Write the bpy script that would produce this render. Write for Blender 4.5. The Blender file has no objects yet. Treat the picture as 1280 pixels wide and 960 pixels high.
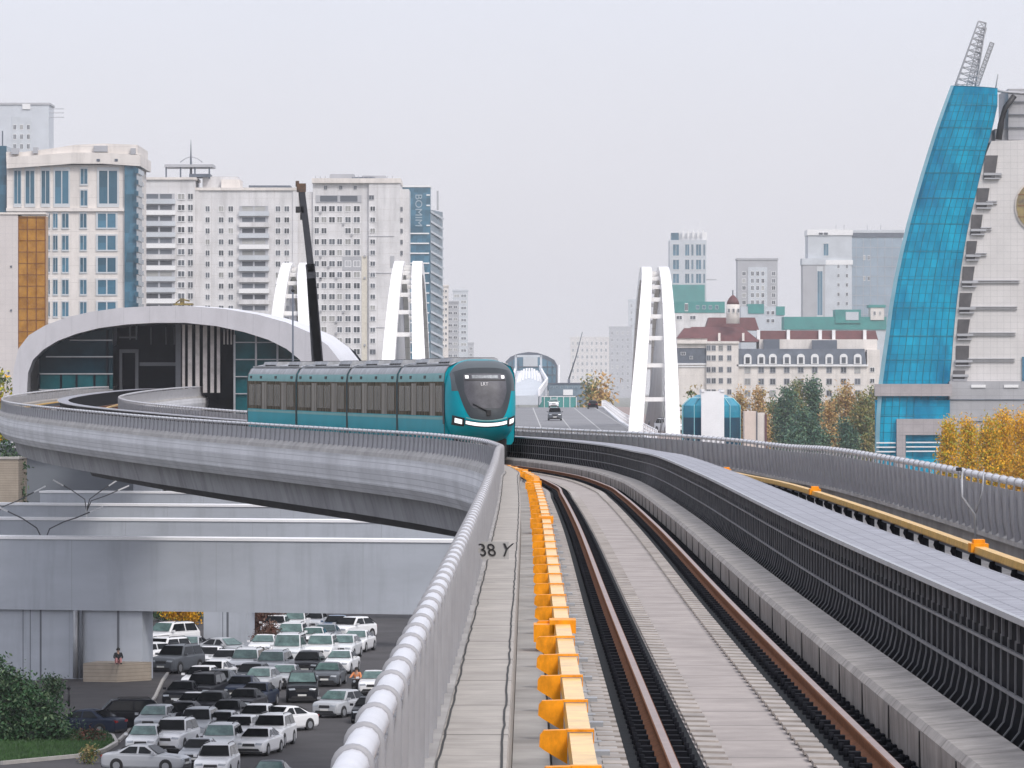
HAZE, CLOUD, SUN, EXPO = 0.85e-4, .83, 1.8, .0
import bpy, bmesh, math, random
from math import sin, cos, pi, sqrt, atan2, radians
from mathutils import Vector, Matrix
random.seed(7)
sc = bpy.context.scene
col = sc.collection
F, CX, HY, CZ = 6400.0, 640.0, 482.8, 18.0      # focal length in picture units, centre, horizon, eye height

def P(px, py, D):
    return Vector(((px - CX) * D / F, D, CZ - (py - HY) * D / F))
def GD(py):                                       # distance of the ground seen at picture height py
    return F * CZ / (py - HY)

# ------------------------------------------------------------------ materials
MATS = {}
def mat(name, c, rough=.6, metal=0., amt=.12, nscale=1.5, bump=0., spec=.5, stretch=None, c2=None, rand=0., coat=0., emit=None, alpha=None):
    m = bpy.data.materials.new(name); m.use_nodes = True
    nt = m.node_tree; N = nt.nodes; Lk = nt.links; b = N['Principled BSDF']
    b.inputs['Roughness'].default_value = rough; b.inputs['Metallic'].default_value = metal
    b.inputs['Specular IOR Level'].default_value = spec
    b.inputs['Coat Weight'].default_value = coat
    b.inputs['Coat Roughness'].default_value = .08
    c = tuple(c)
    out = None
    if amt > 0 or c2:
        tc = N.new('ShaderNodeTexCoord'); mp = N.new('ShaderNodeMapping')
        Lk.new(tc.outputs['Object'], mp.inputs[0])
        if stretch: mp.inputs['Scale'].default_value = stretch
        n = N.new('ShaderNodeTexNoise'); n.inputs['Scale'].default_value = nscale; n.inputs['Detail'].default_value = 6; n.inputs['Roughness'].default_value = .65
        Lk.new(mp.outputs[0], n.inputs['Vector'])
        r = N.new('ShaderNodeValToRGB'); r.color_ramp.elements[0].position = .3; r.color_ramp.elements[1].position = .7
        a = c2 if c2 else tuple(max(0, x * (1 - amt * 1.6)) for x in c)
        d = c if c2 else tuple(min(1, x * (1 + amt * .6)) for x in c)
        r.color_ramp.elements[0].color = (*a, 1); r.color_ramp.elements[1].color = (*d, 1)
        Lk.new(n.outputs['Fac'], r.inputs[0]); out = r.outputs[0]
        if bump > 0:
            bp = N.new('ShaderNodeBump'); bp.inputs['Strength'].default_value = bump; bp.inputs['Distance'].default_value = .02
            Lk.new(n.outputs['Fac'], bp.inputs['Height']); Lk.new(bp.outputs[0], b.inputs['Normal'])
    else:
        b.inputs['Base Color'].default_value = (*c, 1)
    if rand > 0:
        oi = N.new('ShaderNodeObjectInfo'); mr = N.new('ShaderNodeMapRange')
        mr.inputs['To Min'].default_value = 1 - rand; mr.inputs['To Max'].default_value = 1 + rand
        Lk.new(oi.outputs['Random'], mr.inputs[0])
        hs = N.new('ShaderNodeHueSaturation')
        if out: Lk.new(out, hs.inputs['Color'])
        else: hs.inputs['Color'].default_value = (*c, 1)
        Lk.new(mr.outputs[0], hs.inputs['Value']); out = hs.outputs[0]
    if out: Lk.new(out, b.inputs['Base Color'])
    if emit:
        b.inputs['Emission Color'].default_value = (*emit[:3], 1); b.inputs['Emission Strength'].default_value = emit[3]
    m['out'] = 1
    MATS[name] = m
    return m

def lines(m, du=None, dv=None, w=.03, lc=(.05, .05, .05), src='UV', soft=0., stag=0.):
    """thin joint lines every du / dv metres laid over a material's colour"""
    nt = m.node_tree; N = nt.nodes; Lk = nt.links; b = N['Principled BSDF']
    tc = N.new('ShaderNodeTexCoord'); sp = N.new('ShaderNodeSeparateXYZ'); Lk.new(tc.outputs['UV' if src == 'UV' else 'Object'], sp.inputs[0])
    def M(op, a, bb=None):
        q = N.new('ShaderNodeMath'); q.operation = op
        for i, v in enumerate((a, bb)):
            if v is None: continue
            if isinstance(v, (int, float)): q.inputs[i].default_value = v
            else: Lk.new(v, q.inputs[i])
        return q.outputs[0]
    if src == 'UV': u, v = sp.outputs[0], sp.outputs[1]
    else: u, v = M('ADD', sp.outputs[0], sp.outputs[1]), sp.outputs[2]
    fac = None
    for co, per in ((u, du), (v, dv)):
        if not per: continue
        if stag: co = M('ADD', co, stag)
        fr = M('FRACT', M('DIVIDE', co, per)); ln = M('LESS_THAN', fr, w / per)
        fac = ln if fac is None else M('MAXIMUM', fac, ln)
    mx = N.new('ShaderNodeMix'); mx.data_type = 'RGBA'
    Lk.new(fac, mx.inputs[0])
    src_l = b.inputs['Base Color'].links
    if src_l: Lk.new(src_l[0].from_socket, mx.inputs[6])
    else: mx.inputs[6].default_value = b.inputs['Base Color'].default_value
    mx.inputs[7].default_value = (*lc, 1)
    Lk.new(mx.outputs[2], b.inputs['Base Color'])
    return m

def streaks(m, amt=.3, sc=1.2, zs=.12, lo=.45, hi=.75):
    """rain streaks and grime: noise drawn out along z, darkening the colour in places"""
    nt = m.node_tree; N = nt.nodes; Lk = nt.links; b = N['Principled BSDF']
    tc = N.new('ShaderNodeTexCoord'); mp = N.new('ShaderNodeMapping'); mp.inputs['Scale'].default_value = (sc, sc, sc*zs); Lk.new(tc.outputs['Object'], mp.inputs[0])
    n = N.new('ShaderNodeTexNoise'); n.inputs['Scale'].default_value = 1; n.inputs['Detail'].default_value = 7; n.inputs['Roughness'].default_value = .7; Lk.new(mp.outputs[0], n.inputs['Vector'])
    r = N.new('ShaderNodeMapRange'); r.inputs['From Min'].default_value = lo; r.inputs['From Max'].default_value = hi; r.inputs['To Min'].default_value = 1; r.inputs['To Max'].default_value = 1-amt; Lk.new(n.outputs['Fac'], r.inputs[0])
    mx = N.new('ShaderNodeMix'); mx.data_type = 'RGBA'; mx.blend_type = 'MULTIPLY'; mx.inputs[0].default_value = 1
    s = b.inputs['Base Color'].links
    if s: Lk.new(s[0].from_socket, mx.inputs[6])
    else: mx.inputs[6].default_value = b.inputs['Base Color'].default_value
    Lk.new(r.outputs[0], mx.inputs[7]); Lk.new(mx.outputs[2], b.inputs['Base Color'])
    return m

def cells(m, du, dv, amt=.3):
    """each pane a little different: tone varies from cell to cell of the glazing grid"""
    nt = m.node_tree; N = nt.nodes; Lk = nt.links; b = N['Principled BSDF']
    tc = N.new('ShaderNodeTexCoord'); sp = N.new('ShaderNodeSeparateXYZ'); Lk.new(tc.outputs['Object'], sp.inputs[0]); cb = N.new('ShaderNodeCombineXYZ')
    for src, per, i in ((0, du, 0), (2, dv, 2)):
        d = N.new('ShaderNodeMath'); d.operation = 'DIVIDE'; d.inputs[1].default_value = per; f = N.new('ShaderNodeMath'); f.operation = 'FLOOR'
        if src == 0:      # the grid leans with the curve, so shift columns with height
            k = N.new('ShaderNodeMath'); k.operation = 'MULTIPLY_ADD'; k.inputs[1].default_value = -.12; Lk.new(sp.outputs[2], k.inputs[0]); Lk.new(sp.outputs[0], k.inputs[2]); Lk.new(k.outputs[0], d.inputs[0])
        else: Lk.new(sp.outputs[src], d.inputs[0])
        Lk.new(d.outputs[0], f.inputs[0]); Lk.new(f.outputs[0], cb.inputs[i])
    wn = N.new('ShaderNodeTexWhiteNoise'); Lk.new(cb.outputs[0], wn.inputs[0]); mr = N.new('ShaderNodeMapRange'); mr.inputs['To Min'].default_value = 1-amt; mr.inputs['To Max'].default_value = 1+amt*.6; Lk.new(wn.outputs[0], mr.inputs[0])
    mx = N.new('ShaderNodeMix'); mx.data_type = 'RGBA'; mx.blend_type = 'MULTIPLY'; mx.inputs[0].default_value = 1
    s = b.inputs['Base Color'].links
    if s: Lk.new(s[0].from_socket, mx.inputs[6])
    else: mx.inputs[6].default_value = b.inputs['Base Color'].default_value
    Lk.new(mr.outputs[0], mx.inputs[7]); Lk.new(mx.outputs[2], b.inputs['Base Color'])
    return m

# ------------------------------------------------------------------ mesh builder
class MB:
    def __init__(s): s.v = []; s.f = []; s.m = []; s.uv = []; s.smooth = []
    def face(s, idx, m=0, uv=None, sm=False):
        s.f.append(tuple(idx)); s.m.append(m); s.uv.append(uv); s.smooth.append(sm)
    def quad(s, a, b, c, d, m=0, uv=None, sm=False):
        i = len(s.v); s.v += [Vector(a), Vector(b), Vector(c), Vector(d)]; s.face((i, i+1, i+2, i+3), m, uv, sm)
    def poly(s, pts, m=0):
        i = len(s.v); s.v += [Vector(p) for p in pts]; s.face(range(i, i + len(pts)), m)
    def box(s, c, d, m=0, rz=0., M=None):
        c = Vector(c); h = Vector(d) / 2; R = M if M else Matrix.Rotation(rz, 3, 'Z')
        i = len(s.v)
        for x in (-1, 1):
            for y in (-1, 1):
                for z in (-1, 1): s.v.append(c + R @ Vector((x*h.x, y*h.y, z*h.z)))
        for q in ((0,1,3,2),(4,6,7,5),(0,4,5,1),(2,3,7,6),(0,2,6,4),(1,5,7,3)): s.face([i+k for k in q], m)
        return s
    def bb(s, x0, x1, y0, y1, z0, z1, m=0):
        return s.box(((x0+x1)/2, (y0+y1)/2, (z0+z1)/2), (abs(x1-x0), abs(y1-y0), abs(z1-z0)), m)
    def prism(s, pts, vec, m=0, sm=False):
        """closed outline pts (3D) pushed along vec"""
        n = len(pts); i = len(s.v); vec = Vector(vec)
        s.v += [Vector(p) for p in pts] + [Vector(p) + vec for p in pts]
        s.face(range(i, i+n)[::-1], m); s.face(range(i+n, i+2*n), m)
        for k in range(n): s.face((i+k, i+(k+1) % n, i+n+(k+1) % n, i+n+k), m, None, sm)
        return s
    def tube(s, pts, r, n=8, m=0, caps=True, sm=True):
        pts = [Vector(p) for p in pts]; rr = r if isinstance(r, (list, tuple)) else [r]*len(pts)
        base = len(s.v)
        for k, p in enumerate(pts):
            a = pts[max(0, k-1)]; b = pts[min(len(pts)-1, k+1)]; t = (b - a).normalized()
            up = Vector((0, 0, 1)) if abs(t.z) < .95 else Vector((0, 1, 0))
            x = t.cross(up).normalized(); y = x.cross(t)
            for j in range(n):
                an = 2*pi*j/n; s.v.append(p + (x*cos(an) + y*sin(an)) * rr[k])
        for k in range(len(pts)-1):
            for j in range(n):
                a = base+k*n; s.face((a+j, a+(j+1) % n, a+n+(j+1) % n, a+n+j), m, None, sm)
        if caps:
            s.face([base+j for j in range(n)][::-1], m); s.face([base+(len(pts)-1)*n+j for j in range(n)], m)
        return s
    def grid(s, rows, m=0, closed=False, sm=False, mf=None):
        """rows of points -> quads; mf(centre) may pick the material"""
        i = len(s.v); n = len(rows[0])
        for r in rows: s.v += [Vector(p) for p in r]
        for k in range(len(rows)-1):
            for j in range(n if closed else n-1):
                a, b, c, d = i+k*n+j, i+k*n+(j+1) % n, i+(k+1)*n+(j+1) % n, i+(k+1)*n+j
                mm = mf((s.v[a]+s.v[b]+s.v[c]+s.v[d])/4) if mf else m
                s.face((a, b, c, d), mm, None, sm)
        return s
    def build(s, name, mats, parent=None, loc=None):
        me = bpy.data.meshes.new(name); me.from_pydata([tuple(v) for v in s.v], [], s.f)
        for m in (mats if isinstance(mats, (list, tuple)) else [mats]): me.materials.append(m)
        me.polygons.foreach_set('material_index', s.m); me.polygons.foreach_set('use_smooth', s.smooth)
        if any(u is not None for u in s.uv):
            ul = me.uv_layers.new(name='UVMap'); k = 0
            for u, f in zip(s.uv, s.f):
                for j in range(len(f)):
                    if u is not None: ul.data[k].uv = u[j]
                    k += 1
        me.update()
        return link(name, me, parent, loc)
def link(name, me, parent=None, loc=None):
    o = bpy.data.objects.new(name, me); col.objects.link(o)
    if parent:
        o.parent = parent
    if loc is not None: o.location = loc
    return o
def tag(o, label=None, cat=None, group=None, kind=None):
    if label: o['label'] = label
    if cat: o['category'] = cat
    if group: o['group'] = group
    if kind: o['kind'] = kind
    return o
def thing(name, label, cat, loc=(0, 0, 0), rz=0., group=None):
    o = bpy.data.objects.new(name, None); o.empty_display_size = .5; col.objects.link(o)
    o.location = loc; o.rotation_euler = (0, 0, rz)
    return tag(o, label, cat, group)
def copy_tree(o, parent=None):
    c = o.copy(); col.objects.link(c); c.parent = parent
    for ch in o.children: copy_tree(ch, c)
    return c

# ------------------------------------------------------------------ the line of the viaduct
KD = [10., 60., 100., 130., 150., 170., 190., 210., 230., 255., 290., 330., 370., 480.]
KC = [1.782, 1.93, 2.03, 2.03, 2.03, 1.25, -.8, -4.05, -8.135, -13.85, -21.866, -29.754, -34.4, -35.2]
KR = [2.472, 2.65, 2.67, 2.74, 2.90, 2.923, 2.922, 2.933, 2.894, 2.789, 2.536, 2.231, 1.991, 1.204]
def spl(v, x):
    k = KD; n = len(k)
    if x <= k[0]: return v[0] + (v[1]-v[0])/(k[1]-k[0])*(x-k[0])
    if x >= k[-1]: return v[-1]
    i = max(j for j in range(n-1) if k[j] <= x)
    def sl(j):
        if j == 0: return (v[1]-v[0])/(k[1]-k[0])
        if j == n-1: return 0.
        a = (v[j]-v[j-1])/(k[j]-k[j-1]); b = (v[j+1]-v[j])/(k[j+1]-k[j]); ha = k[j]-k[j-1]; hb = k[j+1]-k[j]
        return (a*hb + b*ha)/(ha+hb)
    h = k[i+1]-k[i]; t = (x-k[i])/h
    return (2*t**3-3*t**2+1)*v[i] + (t**3-2*t**2+t)*h*sl(i) + (-2*t**3+3*t**2)*v[i+1] + (t**3-t**2)*h*sl(i+1)
def frame(D):
    c = spl(KC, D); dx = (spl(KC, D+.5) - spl(KC, D-.5)); n = sqrt(1+dx*dx)
    return Vector((c, D, CZ - spl(KR, D))), Vector((dx/n, 1/n, 0)), Vector((1/n, -dx/n, 0))   # point, tangent, right
def at(D, lat, h):
    p, t, r = frame(D); return p + r*lat + Vector((0, 0, h))
# stations along the line at equal arc length
ARC = []
_d, _s = -6.0, 0.0
while _d < 492:
    ARC.append((_s, _d)); p, t, r = frame(_d); _d += .05*t.y; _s += .05
def d_at(s):
    i = min(len(ARC)-1, max(0, int(round(s/.05)))); return ARC[i][1]
def s_at(D):
    lo, hi = 0, len(ARC)-1
    while hi-lo > 1:
        m = (lo+hi)//2
        if ARC[m][1] <= D: lo = m
        else: hi = m
    return ARC[lo][0]
SMAX = ARC[-1][0]
def stations(step=1.0, s0=0., s1=None):
    s1 = SMAX if s1 is None else s1
    n = max(2, int((s1-s0)/step)+1); return [s0 + (s1-s0)*i/(n-1) for i in range(n)]
def sweep(mb, prof, step=1.5, s0=0., s1=None, m=0, closed=False, sm=False, caps=False):
    """profile [(lat,h),...] carried along the line; UV = (distance round the profile, distance along)"""
    S = stations(step, s0, s1); per = [0.]
    pr = list(prof) + ([prof[0]] if closed else [])
    for a, b in zip(pr[:-1], pr[1:]): per.append(per[-1] + sqrt((a[0]-b[0])**2 + (a[1]-b[1])**2))
    base = len(mb.v); n = len(pr)
    for s in S:
        p, t, r = frame(d_at(s))
        for l, h in pr: mb.v.append(p + r*l + Vector((0, 0, h)))
    for k in range(len(S)-1):
        for j in range(n-1):
            a = base+k*n+j; uv = ((per[j], S[k]), (per[j+1], S[k]), (per[j+1], S[k+1]), (per[j], S[k+1]))
            mb.face((a, a+1, a+n+1, a+n), m, uv, sm)
    if caps and closed:
        mb.face([base+j for j in range(n-1)], m); mb.face([base+(len(S)-1)*n+j for j in range(n-1)][::-1], m)
    return mb
# ------------------------------------------------------------------ the palette
M_conc   = mat('concrete', (.36, .345, .335), .8, amt=.22, nscale=.9, bump=.15)
M_concd  = streaks(mat('girder_concrete', (.33, .33, .345), .8, amt=.15, nscale=.25, bump=.1), .45, .9, .1)
M_fascia = lines(mat('fascia_concrete', (.60, .60, .62), .7, amt=.14, nscale=.3), du=.235, w=.03, lc=(.40, .40, .42))
M_slabtop= lines(mat('trackbed_concrete', (.345, .305, .285), .8, amt=.18, nscale=1.6), dv=1.9, w=.06, lc=(.16, .14, .13))
M_ribc   = mat('rib_concrete', (.37, .335, .31), .8, amt=.25, nscale=2.)
M_pave   = lines(lines(mat('paving_slab', (.38, .35, .318), .8, amt=.17, nscale=2.2), dv=.62, w=.03, lc=(.26, .24, .22)), dv=3.1, w=.06, lc=(.10, .09, .08))
M_gutter = lines(mat('gutter_concrete', (.36, .345, .33), .8, amt=.25, nscale=.8), dv=4.2, w=.4, lc=(.29, .275, .26))
M_upst   = lines(streaks(mat('upstand_concrete', (.32, .295, .275), .8, amt=.26, nscale=2.2), .35, 3., .3), dv=1.55, w=.07, lc=(.17, .15, .14))
M_joint  = mat('joint_gap', (.03, .03, .03), .9, amt=0)
M_panel  = lines(mat('railing_panel', (.32, .32, .34), .55, amt=.1, nscale=.5, spec=.3), dv=.26, w=.04, lc=(.20, .20, .22))
M_tube   = mat('handrail_metal', (.55, .55, .58), .35, amt=.08, nscale=3, spec=.6)
M_fin    = mat('railing_rib', (.31, .31, .33), .5, amt=.08, nscale=3)
M_dark   = mat('dark_metal', (.012, .013, .017), .7, amt=.2, nscale=3, spec=.03)
M_rubber = mat('black_rubber', (.01, .012, .014), .8, amt=.4, nscale=9, bump=.4, spec=.1)
M_barl   = mat('fence_bar', (.21, .21, .22), .6, amt=.2, nscale=4, spec=.2)
M_grate  = lines(lines(mat('walkway_grating', (.29, .29, .325), .5, amt=.25, nscale=2.5, spec=.4), dv=.31, w=.06, lc=(.12, .12, .14)), du=.19, w=.02, lc=(.14, .14, .16))
M_orange = streaks(mat('orange_cover', (.96, .56, .12), .38, amt=.16, nscale=5, spec=.6, coat=.3), .35, 3., .5)
M_orange2= streaks(mat('orange_bracket', (.92, .335, .006), .5, amt=.16, nscale=7, spec=.3), .5, 6., .4)
M_rust   = mat('rusty_rail', (.235, .095, .04), .85, amt=.3, nscale=6, spec=.15, c2=(.12, .045, .02), stretch=(2, 2, 2))
M_rhead  = mat('rail_head', (.34, .24, .20), .4, metal=.5, amt=.25, nscale=4, c2=(.22, .15, .13))
M_bluegrey = mat('shaded_steel', (.05, .075, .11), .5, amt=.2, nscale=3)  # dark blue stands in for the shadow under the rail cover
M_white  = mat('white_paint', (.8, .8, .82), .45, amt=.05, nscale=.4)
M_beam   = streaks(lines(mat('painted_beam', (.41, .44, .49), .6, amt=.10, nscale=.25, stretch=(.5, 1, 1.6)), du=9.3, w=.03, lc=(.3, .32, .35), src='obj'), .24, .9, .10, .5, .8)
M_beamw  = mat('skylit_coping', (.82, .82, .84), .5, amt=.05, nscale=.5)  # white coping, its paleness standing in for the sky-lit top
M_steel  = mat('galvanised_steel', (.36, .37, .39), .45, metal=.3, amt=.12, nscale=2)
M_black  = mat('black_paint', (.012, .012, .014), .5, amt=0)
M_water  = mat('river_water', (.06, .08, .10), .08, amt=.2, nscale=.05)

# ------------------------------------------------------------------ the viaduct itself
via = thing('elevated_viaduct', 'grey concrete viaduct sweeping left in a long curve to the station', 'viaduct', tuple(frame(20)[0]*Vector((1,1,0)) if False else (0, 0, 0)))
b = MB()
sweep(b, [(-2.62, .12), (-2.36, .12), (-2.36, -.2), (6.2, -.2), (6.2, .12), (6.46, .12), (6.46, -.55), (6.2, -1.0), (-2.36, -1.0), (-2.62, -.55)], 2., closed=True, caps=True)
b.build('deck_slab', M_conc, via)
b = MB(); sweep(b, [(-2.66, .14), (-2.64, .14), (-2.70, -.35), (-2.58, -1.0), (-2.3, -1.38), (-2.28, -1.32), (-2.6, -.95)], 1.5, closed=True, caps=True)
b.build('fascia', M_fascia, via)
b = MB(); sweep(b, [(6.48, .14), (6.5, .14), (6.56, -.35), (6.44, -1.0), (6.14, -1.38), (6.12, -1.32), (6.4, -.95)], 2., closed=True, caps=True)
b.build('fascia', M_fascia, via)
b = MB(); sweep(b, [(-1.75, -1.0), (5.6, -1.0), (5.1, -2.45), (-1.35, -2.45)], 2., closed=True, caps=True)
b.build('girder', M_concd, via)
b = MB(); sweep(b, [(.6, -2.45), (4.6, -2.45), (4.3, -3.1), (.9, -3.1)], 2., s_at(203), s_at(312), closed=True, caps=True); b.build('soffit_shade', mat('deck_shade_dark', (.035, .035, .04), .7, amt=.4, nscale=.6), via)  # added dark box stands in for the shade under the deck
for D in (22, 60, 100, 140, 180, 470):
    p, t, r = frame(D); q = p + r*1.87; ang = atan2(r.y, r.x)
    b = MB(); zt = p.z - 2.45
    b.box((q.x, q.y, zt-.7), (7.4, 2.2, 1.4), 0, ang); b.box((q.x, q.y, (zt-1.4)/2), (2.6, 2.0, zt-1.4), 0, ang)
    b.build('pier', M_beam, via)
# cable walkway beside the left railing
w = thing('cable_walkway', 'pale slab walkway running between left railing and orange rail cover', 'walkway')
b = MB(); sweep(b, [(-2.34, .40), (-2.33, .43), (-1.87, .43), (-1.86, .40), (-1.86, -.19), (-2.34, -.19)], 1., closed=True, caps=True)
b.build('paving', M_pave, w)
b = MB(); sweep(b, [(-2.34, .43), (-2.34, .455), (-2.27, .455), (-2.27, .432)], 1., closed=True, caps=True); b.build('edge_strip', M_conc, w)
# uneven edge of the slabs: a thin dark gap on both sides
for l0 in (-2.262, -1.905):
    b = MB(); S = stations(.55, 4, 190); pts = [(s, l0 + random.uniform(-.007, .007)) for s in S]
    for (s0, a), (s1, c) in zip(pts[:-1], pts[1:]):
        pass
    b.grid([[at(d_at(s0), a, .436), at(d_at(s0), a+.014, .436)] for s0, a in pts], 0)
    b.build('slab_gap', M_joint, w)

def railing(name, label, lat, sgn, h0):
    """kerb, ribbed panel, claw ribs and round handrail; sgn points away from the tracks"""
    t = thing(name, label, 'railing')
    b = MB(); sweep(b, [(lat+sgn*.30, .12), (lat, .12), (lat, h0), (lat+sgn*.06, h0+.04), (lat+sgn*.24, .3)], 1.3, closed=True, caps=True); b.build('kerb', M_conc, t)
    b = MB(); sweep(b, [(lat+sgn*.08, .1), (lat+sgn*.02, .45), (lat+sgn*.0, .8), (lat+sgn*.0, 1.0), (lat+sgn*.03, 1.0), (lat+sgn*.03, .8), (lat+sgn*.06, .45), (lat+sgn*.2, .1)], .65, closed=True, caps=True)
    b.build('slat_panel', M_panel, t)
    # handrail: a round tube with a thin sleeve at every rib
    b = MB(); S = stations(.65, 0, SMAX-.5)
    b.tube([at(d_at(s), lat+sgn*.02, 1.14) for s in S], .062, 12)
    b.build('handrail', M_tube, t)
    b = MB()
    n = int((SMAX-2)/1.3)
    for k in range(n):
        D = d_at(1.+k*1.3); p, tt, r = frame(D)
        if D < 8: continue
        prof = [(-.04, .2), (-.055, .5), (-.06, .85), (-.06, 1.06)] + [(.02+.079*cos(a_), 1.14+.079*sin(a_)) for a_ in [pi-pi*i_/10 for i_ in range(11)]] + [(.085, 1.0), (.085, .8), (.12, .45), (.24, .12)]
        inn = [(.05, .2), (.0, .5), (-.01, .85), (-.035, 1.06)] + [(.02+.060*cos(a_), 1.14+.060*sin(a_)) for a_ in [pi-pi*i_/10 for i_ in range(11)]] + [(.05, 1.0), (.04, .8), (.07, .45), (.2, .12)]
        prof = [(lat+sgn*l, h) for l, h in prof]; inn = [(lat+sgn*l, h) for l, h in inn]
        wd = .05
        rows = [[at(D, 0, 0)*0 + p + tt*y + r*l + Vector((0, 0, h)) for l, h in q] for y, q in ((-wd/2, inn), (-wd/2, prof), (wd/2, prof), (wd/2, inn))]
        b.grid(rows, 0, sm=True)
    b.build('rib', M_fin, t)['kind'] = 'stuff'
    return t
rl = railing('guard_railing', 'near railing with round handrail following the paved walkway on the left', -2.36, -1, .44)
rr = railing('guard_railing', 'far railing on the outer side of the second track', 5.98, 1, .2)
# number painted on a small plate on the inner face of the near railing
def text(body, size, m, parent, loc, rot, name='lettering', depth=.004, shear=0., align='CENTER'):
    cu = bpy.data.curves.new(name, 'FONT'); cu.body = body; cu.size = size; cu.extrude = depth; cu.align_x = align; cu.align_y = 'CENTER'; cu.shear = shear
    tmp = bpy.data.objects.new('tmp', cu); col.objects.link(tmp)
    me = bpy.data.meshes.new_from_object(tmp.evaluated_get(bpy.context.evaluated_depsgraph_get()))
    bpy.data.objects.remove(tmp); me.materials.clear(); me.materials.append(m)
    o = link(name, me, parent, loc); o.rotation_euler = rot
    return o
D0 = 57.5; p, tt, r = frame(D0)
sg_ = thing('number_sign', 'small pale sign with black figures fixed to the inside of the near railing', 'sign', tuple(at(D0, -2.36+.245, .80)))
pl = MB(); pl.bb(-.155, .155, -.006, .006, -.10, .10); pl.bb(-.21, -.15, -.004, .01, -.03, .03); o = pl.build('plate', mat('sign_plate', (.37, .365, .36), .6, amt=.1), sg_)
for ox, body, sz, sh in ((-.075, '38', .20, -.2), (.105, 'Y', .21, .35)):
    text(body, sz, M_black, o, (ox, -.012, 0), (radians(90), 0, 0), shear=sh)

# ------------------------------------------------------------------ tracks
def track(label, lc, near):
    t = thing('railway_track', label, 'track')
    b = MB(); sweep(b, [(lc-1.05, -.195), (lc-1.03, -.155), (lc+1.06, -.155), (lc+1.08, -.195)], 1., closed=True, caps=True); b.build('trackbed', M_slabtop, t)
    for sg in (-1, 1):
        L = lc + sg*.7525
        b = MB(); sweep(b, [(L-.27, -.154), (L-.27, -.146), (L+.27, -.146), (L+.27, -.154)], 1., closed=True, caps=True); b.build('rubber_mat', M_rubber, t)
        b = MB()
        prof = [(-.07, -.14), (-.07, -.125), (-.012, -.1), (-.012, -.045), (-.036, -.03), (-.036, -.004), (-.028, .002), (.028, .002), (.036, -.004), (.036, -.03), (.012, -.045), (.012, -.1), (.07, -.125), (.07, -.14)]
        sweep(b, [(L+x, h) for x, h in prof], 1., closed=True, caps=True)
        for i, f in enumerate(b.f):       # worn head lighter than the rusty web
            j = i % 14
            if j in (6,): b.m[i] = 1
        b.build('rail', [M_rust, M_rhead], t)
    # fastenings and the ribbed concrete blocks beside the rails: nobody could count them
    b = MB(); cb = MB()
    s = 8.
    while s < (330 if near else 260):
        D = d_at(s); p, tt, r = frame(D); R = Matrix((r, tt, Vector((0, 0, 1)))).transposed()
        for sg in (-1, 1):
            L = lc + sg*.7525
            b.box(p + r*L + Vector((0, 0, -.137)), (.40, .17, .03), 0, M=R)
            for q in (-1, 1):
                b.box(p + r*(L+q*.12) + Vector((0, 0, -.112)), (.09, .10, .06), 0, M=R)
                b.tube([p + r*(L+q*.18) + Vector((0, 0, -.14)), p + r*(L+q*.18) + Vector((0, 0, -.06))], .02, 6)
                c0 = p + r*(L+q*.37) + Vector((0, 0, -.14))
                cb.prism([c0 + r*(-.09) + tt*-.14, c0 + r*.09 + tt*-.14, c0 + r*.09 + tt*-.14 + Vector((0, 0, .025)), c0 + r*(-.09) + tt*-.14 + Vector((0, 0, .03))], tt*.34, 0)
        s += .62
    b.build('fastening', M_dark, t)['kind'] = 'stuff'
    cb.build('rib_block', M_ribc, t)['kind'] = 'stuff'
    return t
track('rusty running rails on pale slab in the foreground, leading to the train', 0., True)
track('second pair of rails, beyond the dark fence and below the far orange cover', 3.63, False)

# ------------------------------------------------------------------ raised upstand right of the first track
u = thing('concrete_upstand', 'low concrete kerb wall between right rail and dark fence', 'kerb wall')
b = MB(); sweep(b, [(1.03, -.19), (1.02, .15), (1.06, .20), (1.42, .23), (1.42, -.19)], .8, closed=True, caps=True); b.build('kerb_block', M_upst, u)
for k in range(46):
    D = 30+k*3.1; p, tt, r = frame(D); R = Matrix((r, tt, Vector((0, 0, 1)))).transposed(); b = MB()
    b.box(p + r*1.02 + Vector((0, 0, -.01)), (.012, .05, .3), 0, M=R)
    b.build('joint_gap', M_joint, u)
b = MB()
for k in range(150):
    D = 28+k*.62; p, tt, r = frame(D); R = Matrix((r, tt, Vector((0, 0, 1)))).transposed()
    b.box(p + r*.985 + Vector((0, 0, -.145)), (.075, .16, .07), 0, M=R)
b.build('drain_block', M_dark, u)['kind'] = 'stuff'

# ------------------------------------------------------------------ evacuation walkway between the tracks, with its dark barred sides
e = thing('evacuation_walkway', 'raised grey grating walkway with dark barred side, between the two tracks', 'walkway')
b = MB(); sweep(b, [(1.56, .96), (1.56, 1.0), (2.32, 1.0), (2.32, .96)], 1., closed=True, caps=True); b.build('grating', M_grate, e)
b = MB(); sweep(b, [(1.55, .965), (1.55, 1.008), (1.59, 1.008), (1.59, .965)], 1., closed=True, caps=True)
b.build('edge_beam', M_steel, e)
b = MB(); sweep(b, [(1.70, -.19), (1.70, .955), (2.2, .955), (2.2, -.19)], 1.5, closed=True, caps=True); b.build('side_sheet', M_dark, e)
for h in (.70, .40):
    b = MB(); sweep(b, [(1.635, h), (1.635, h+.022), (1.66, h+.022), (1.66, h)], .8, closed=True, caps=True); b.build('side_rail', M_barl, e)
b = MB(); bl = MB(); s = s_at(22)
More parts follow.
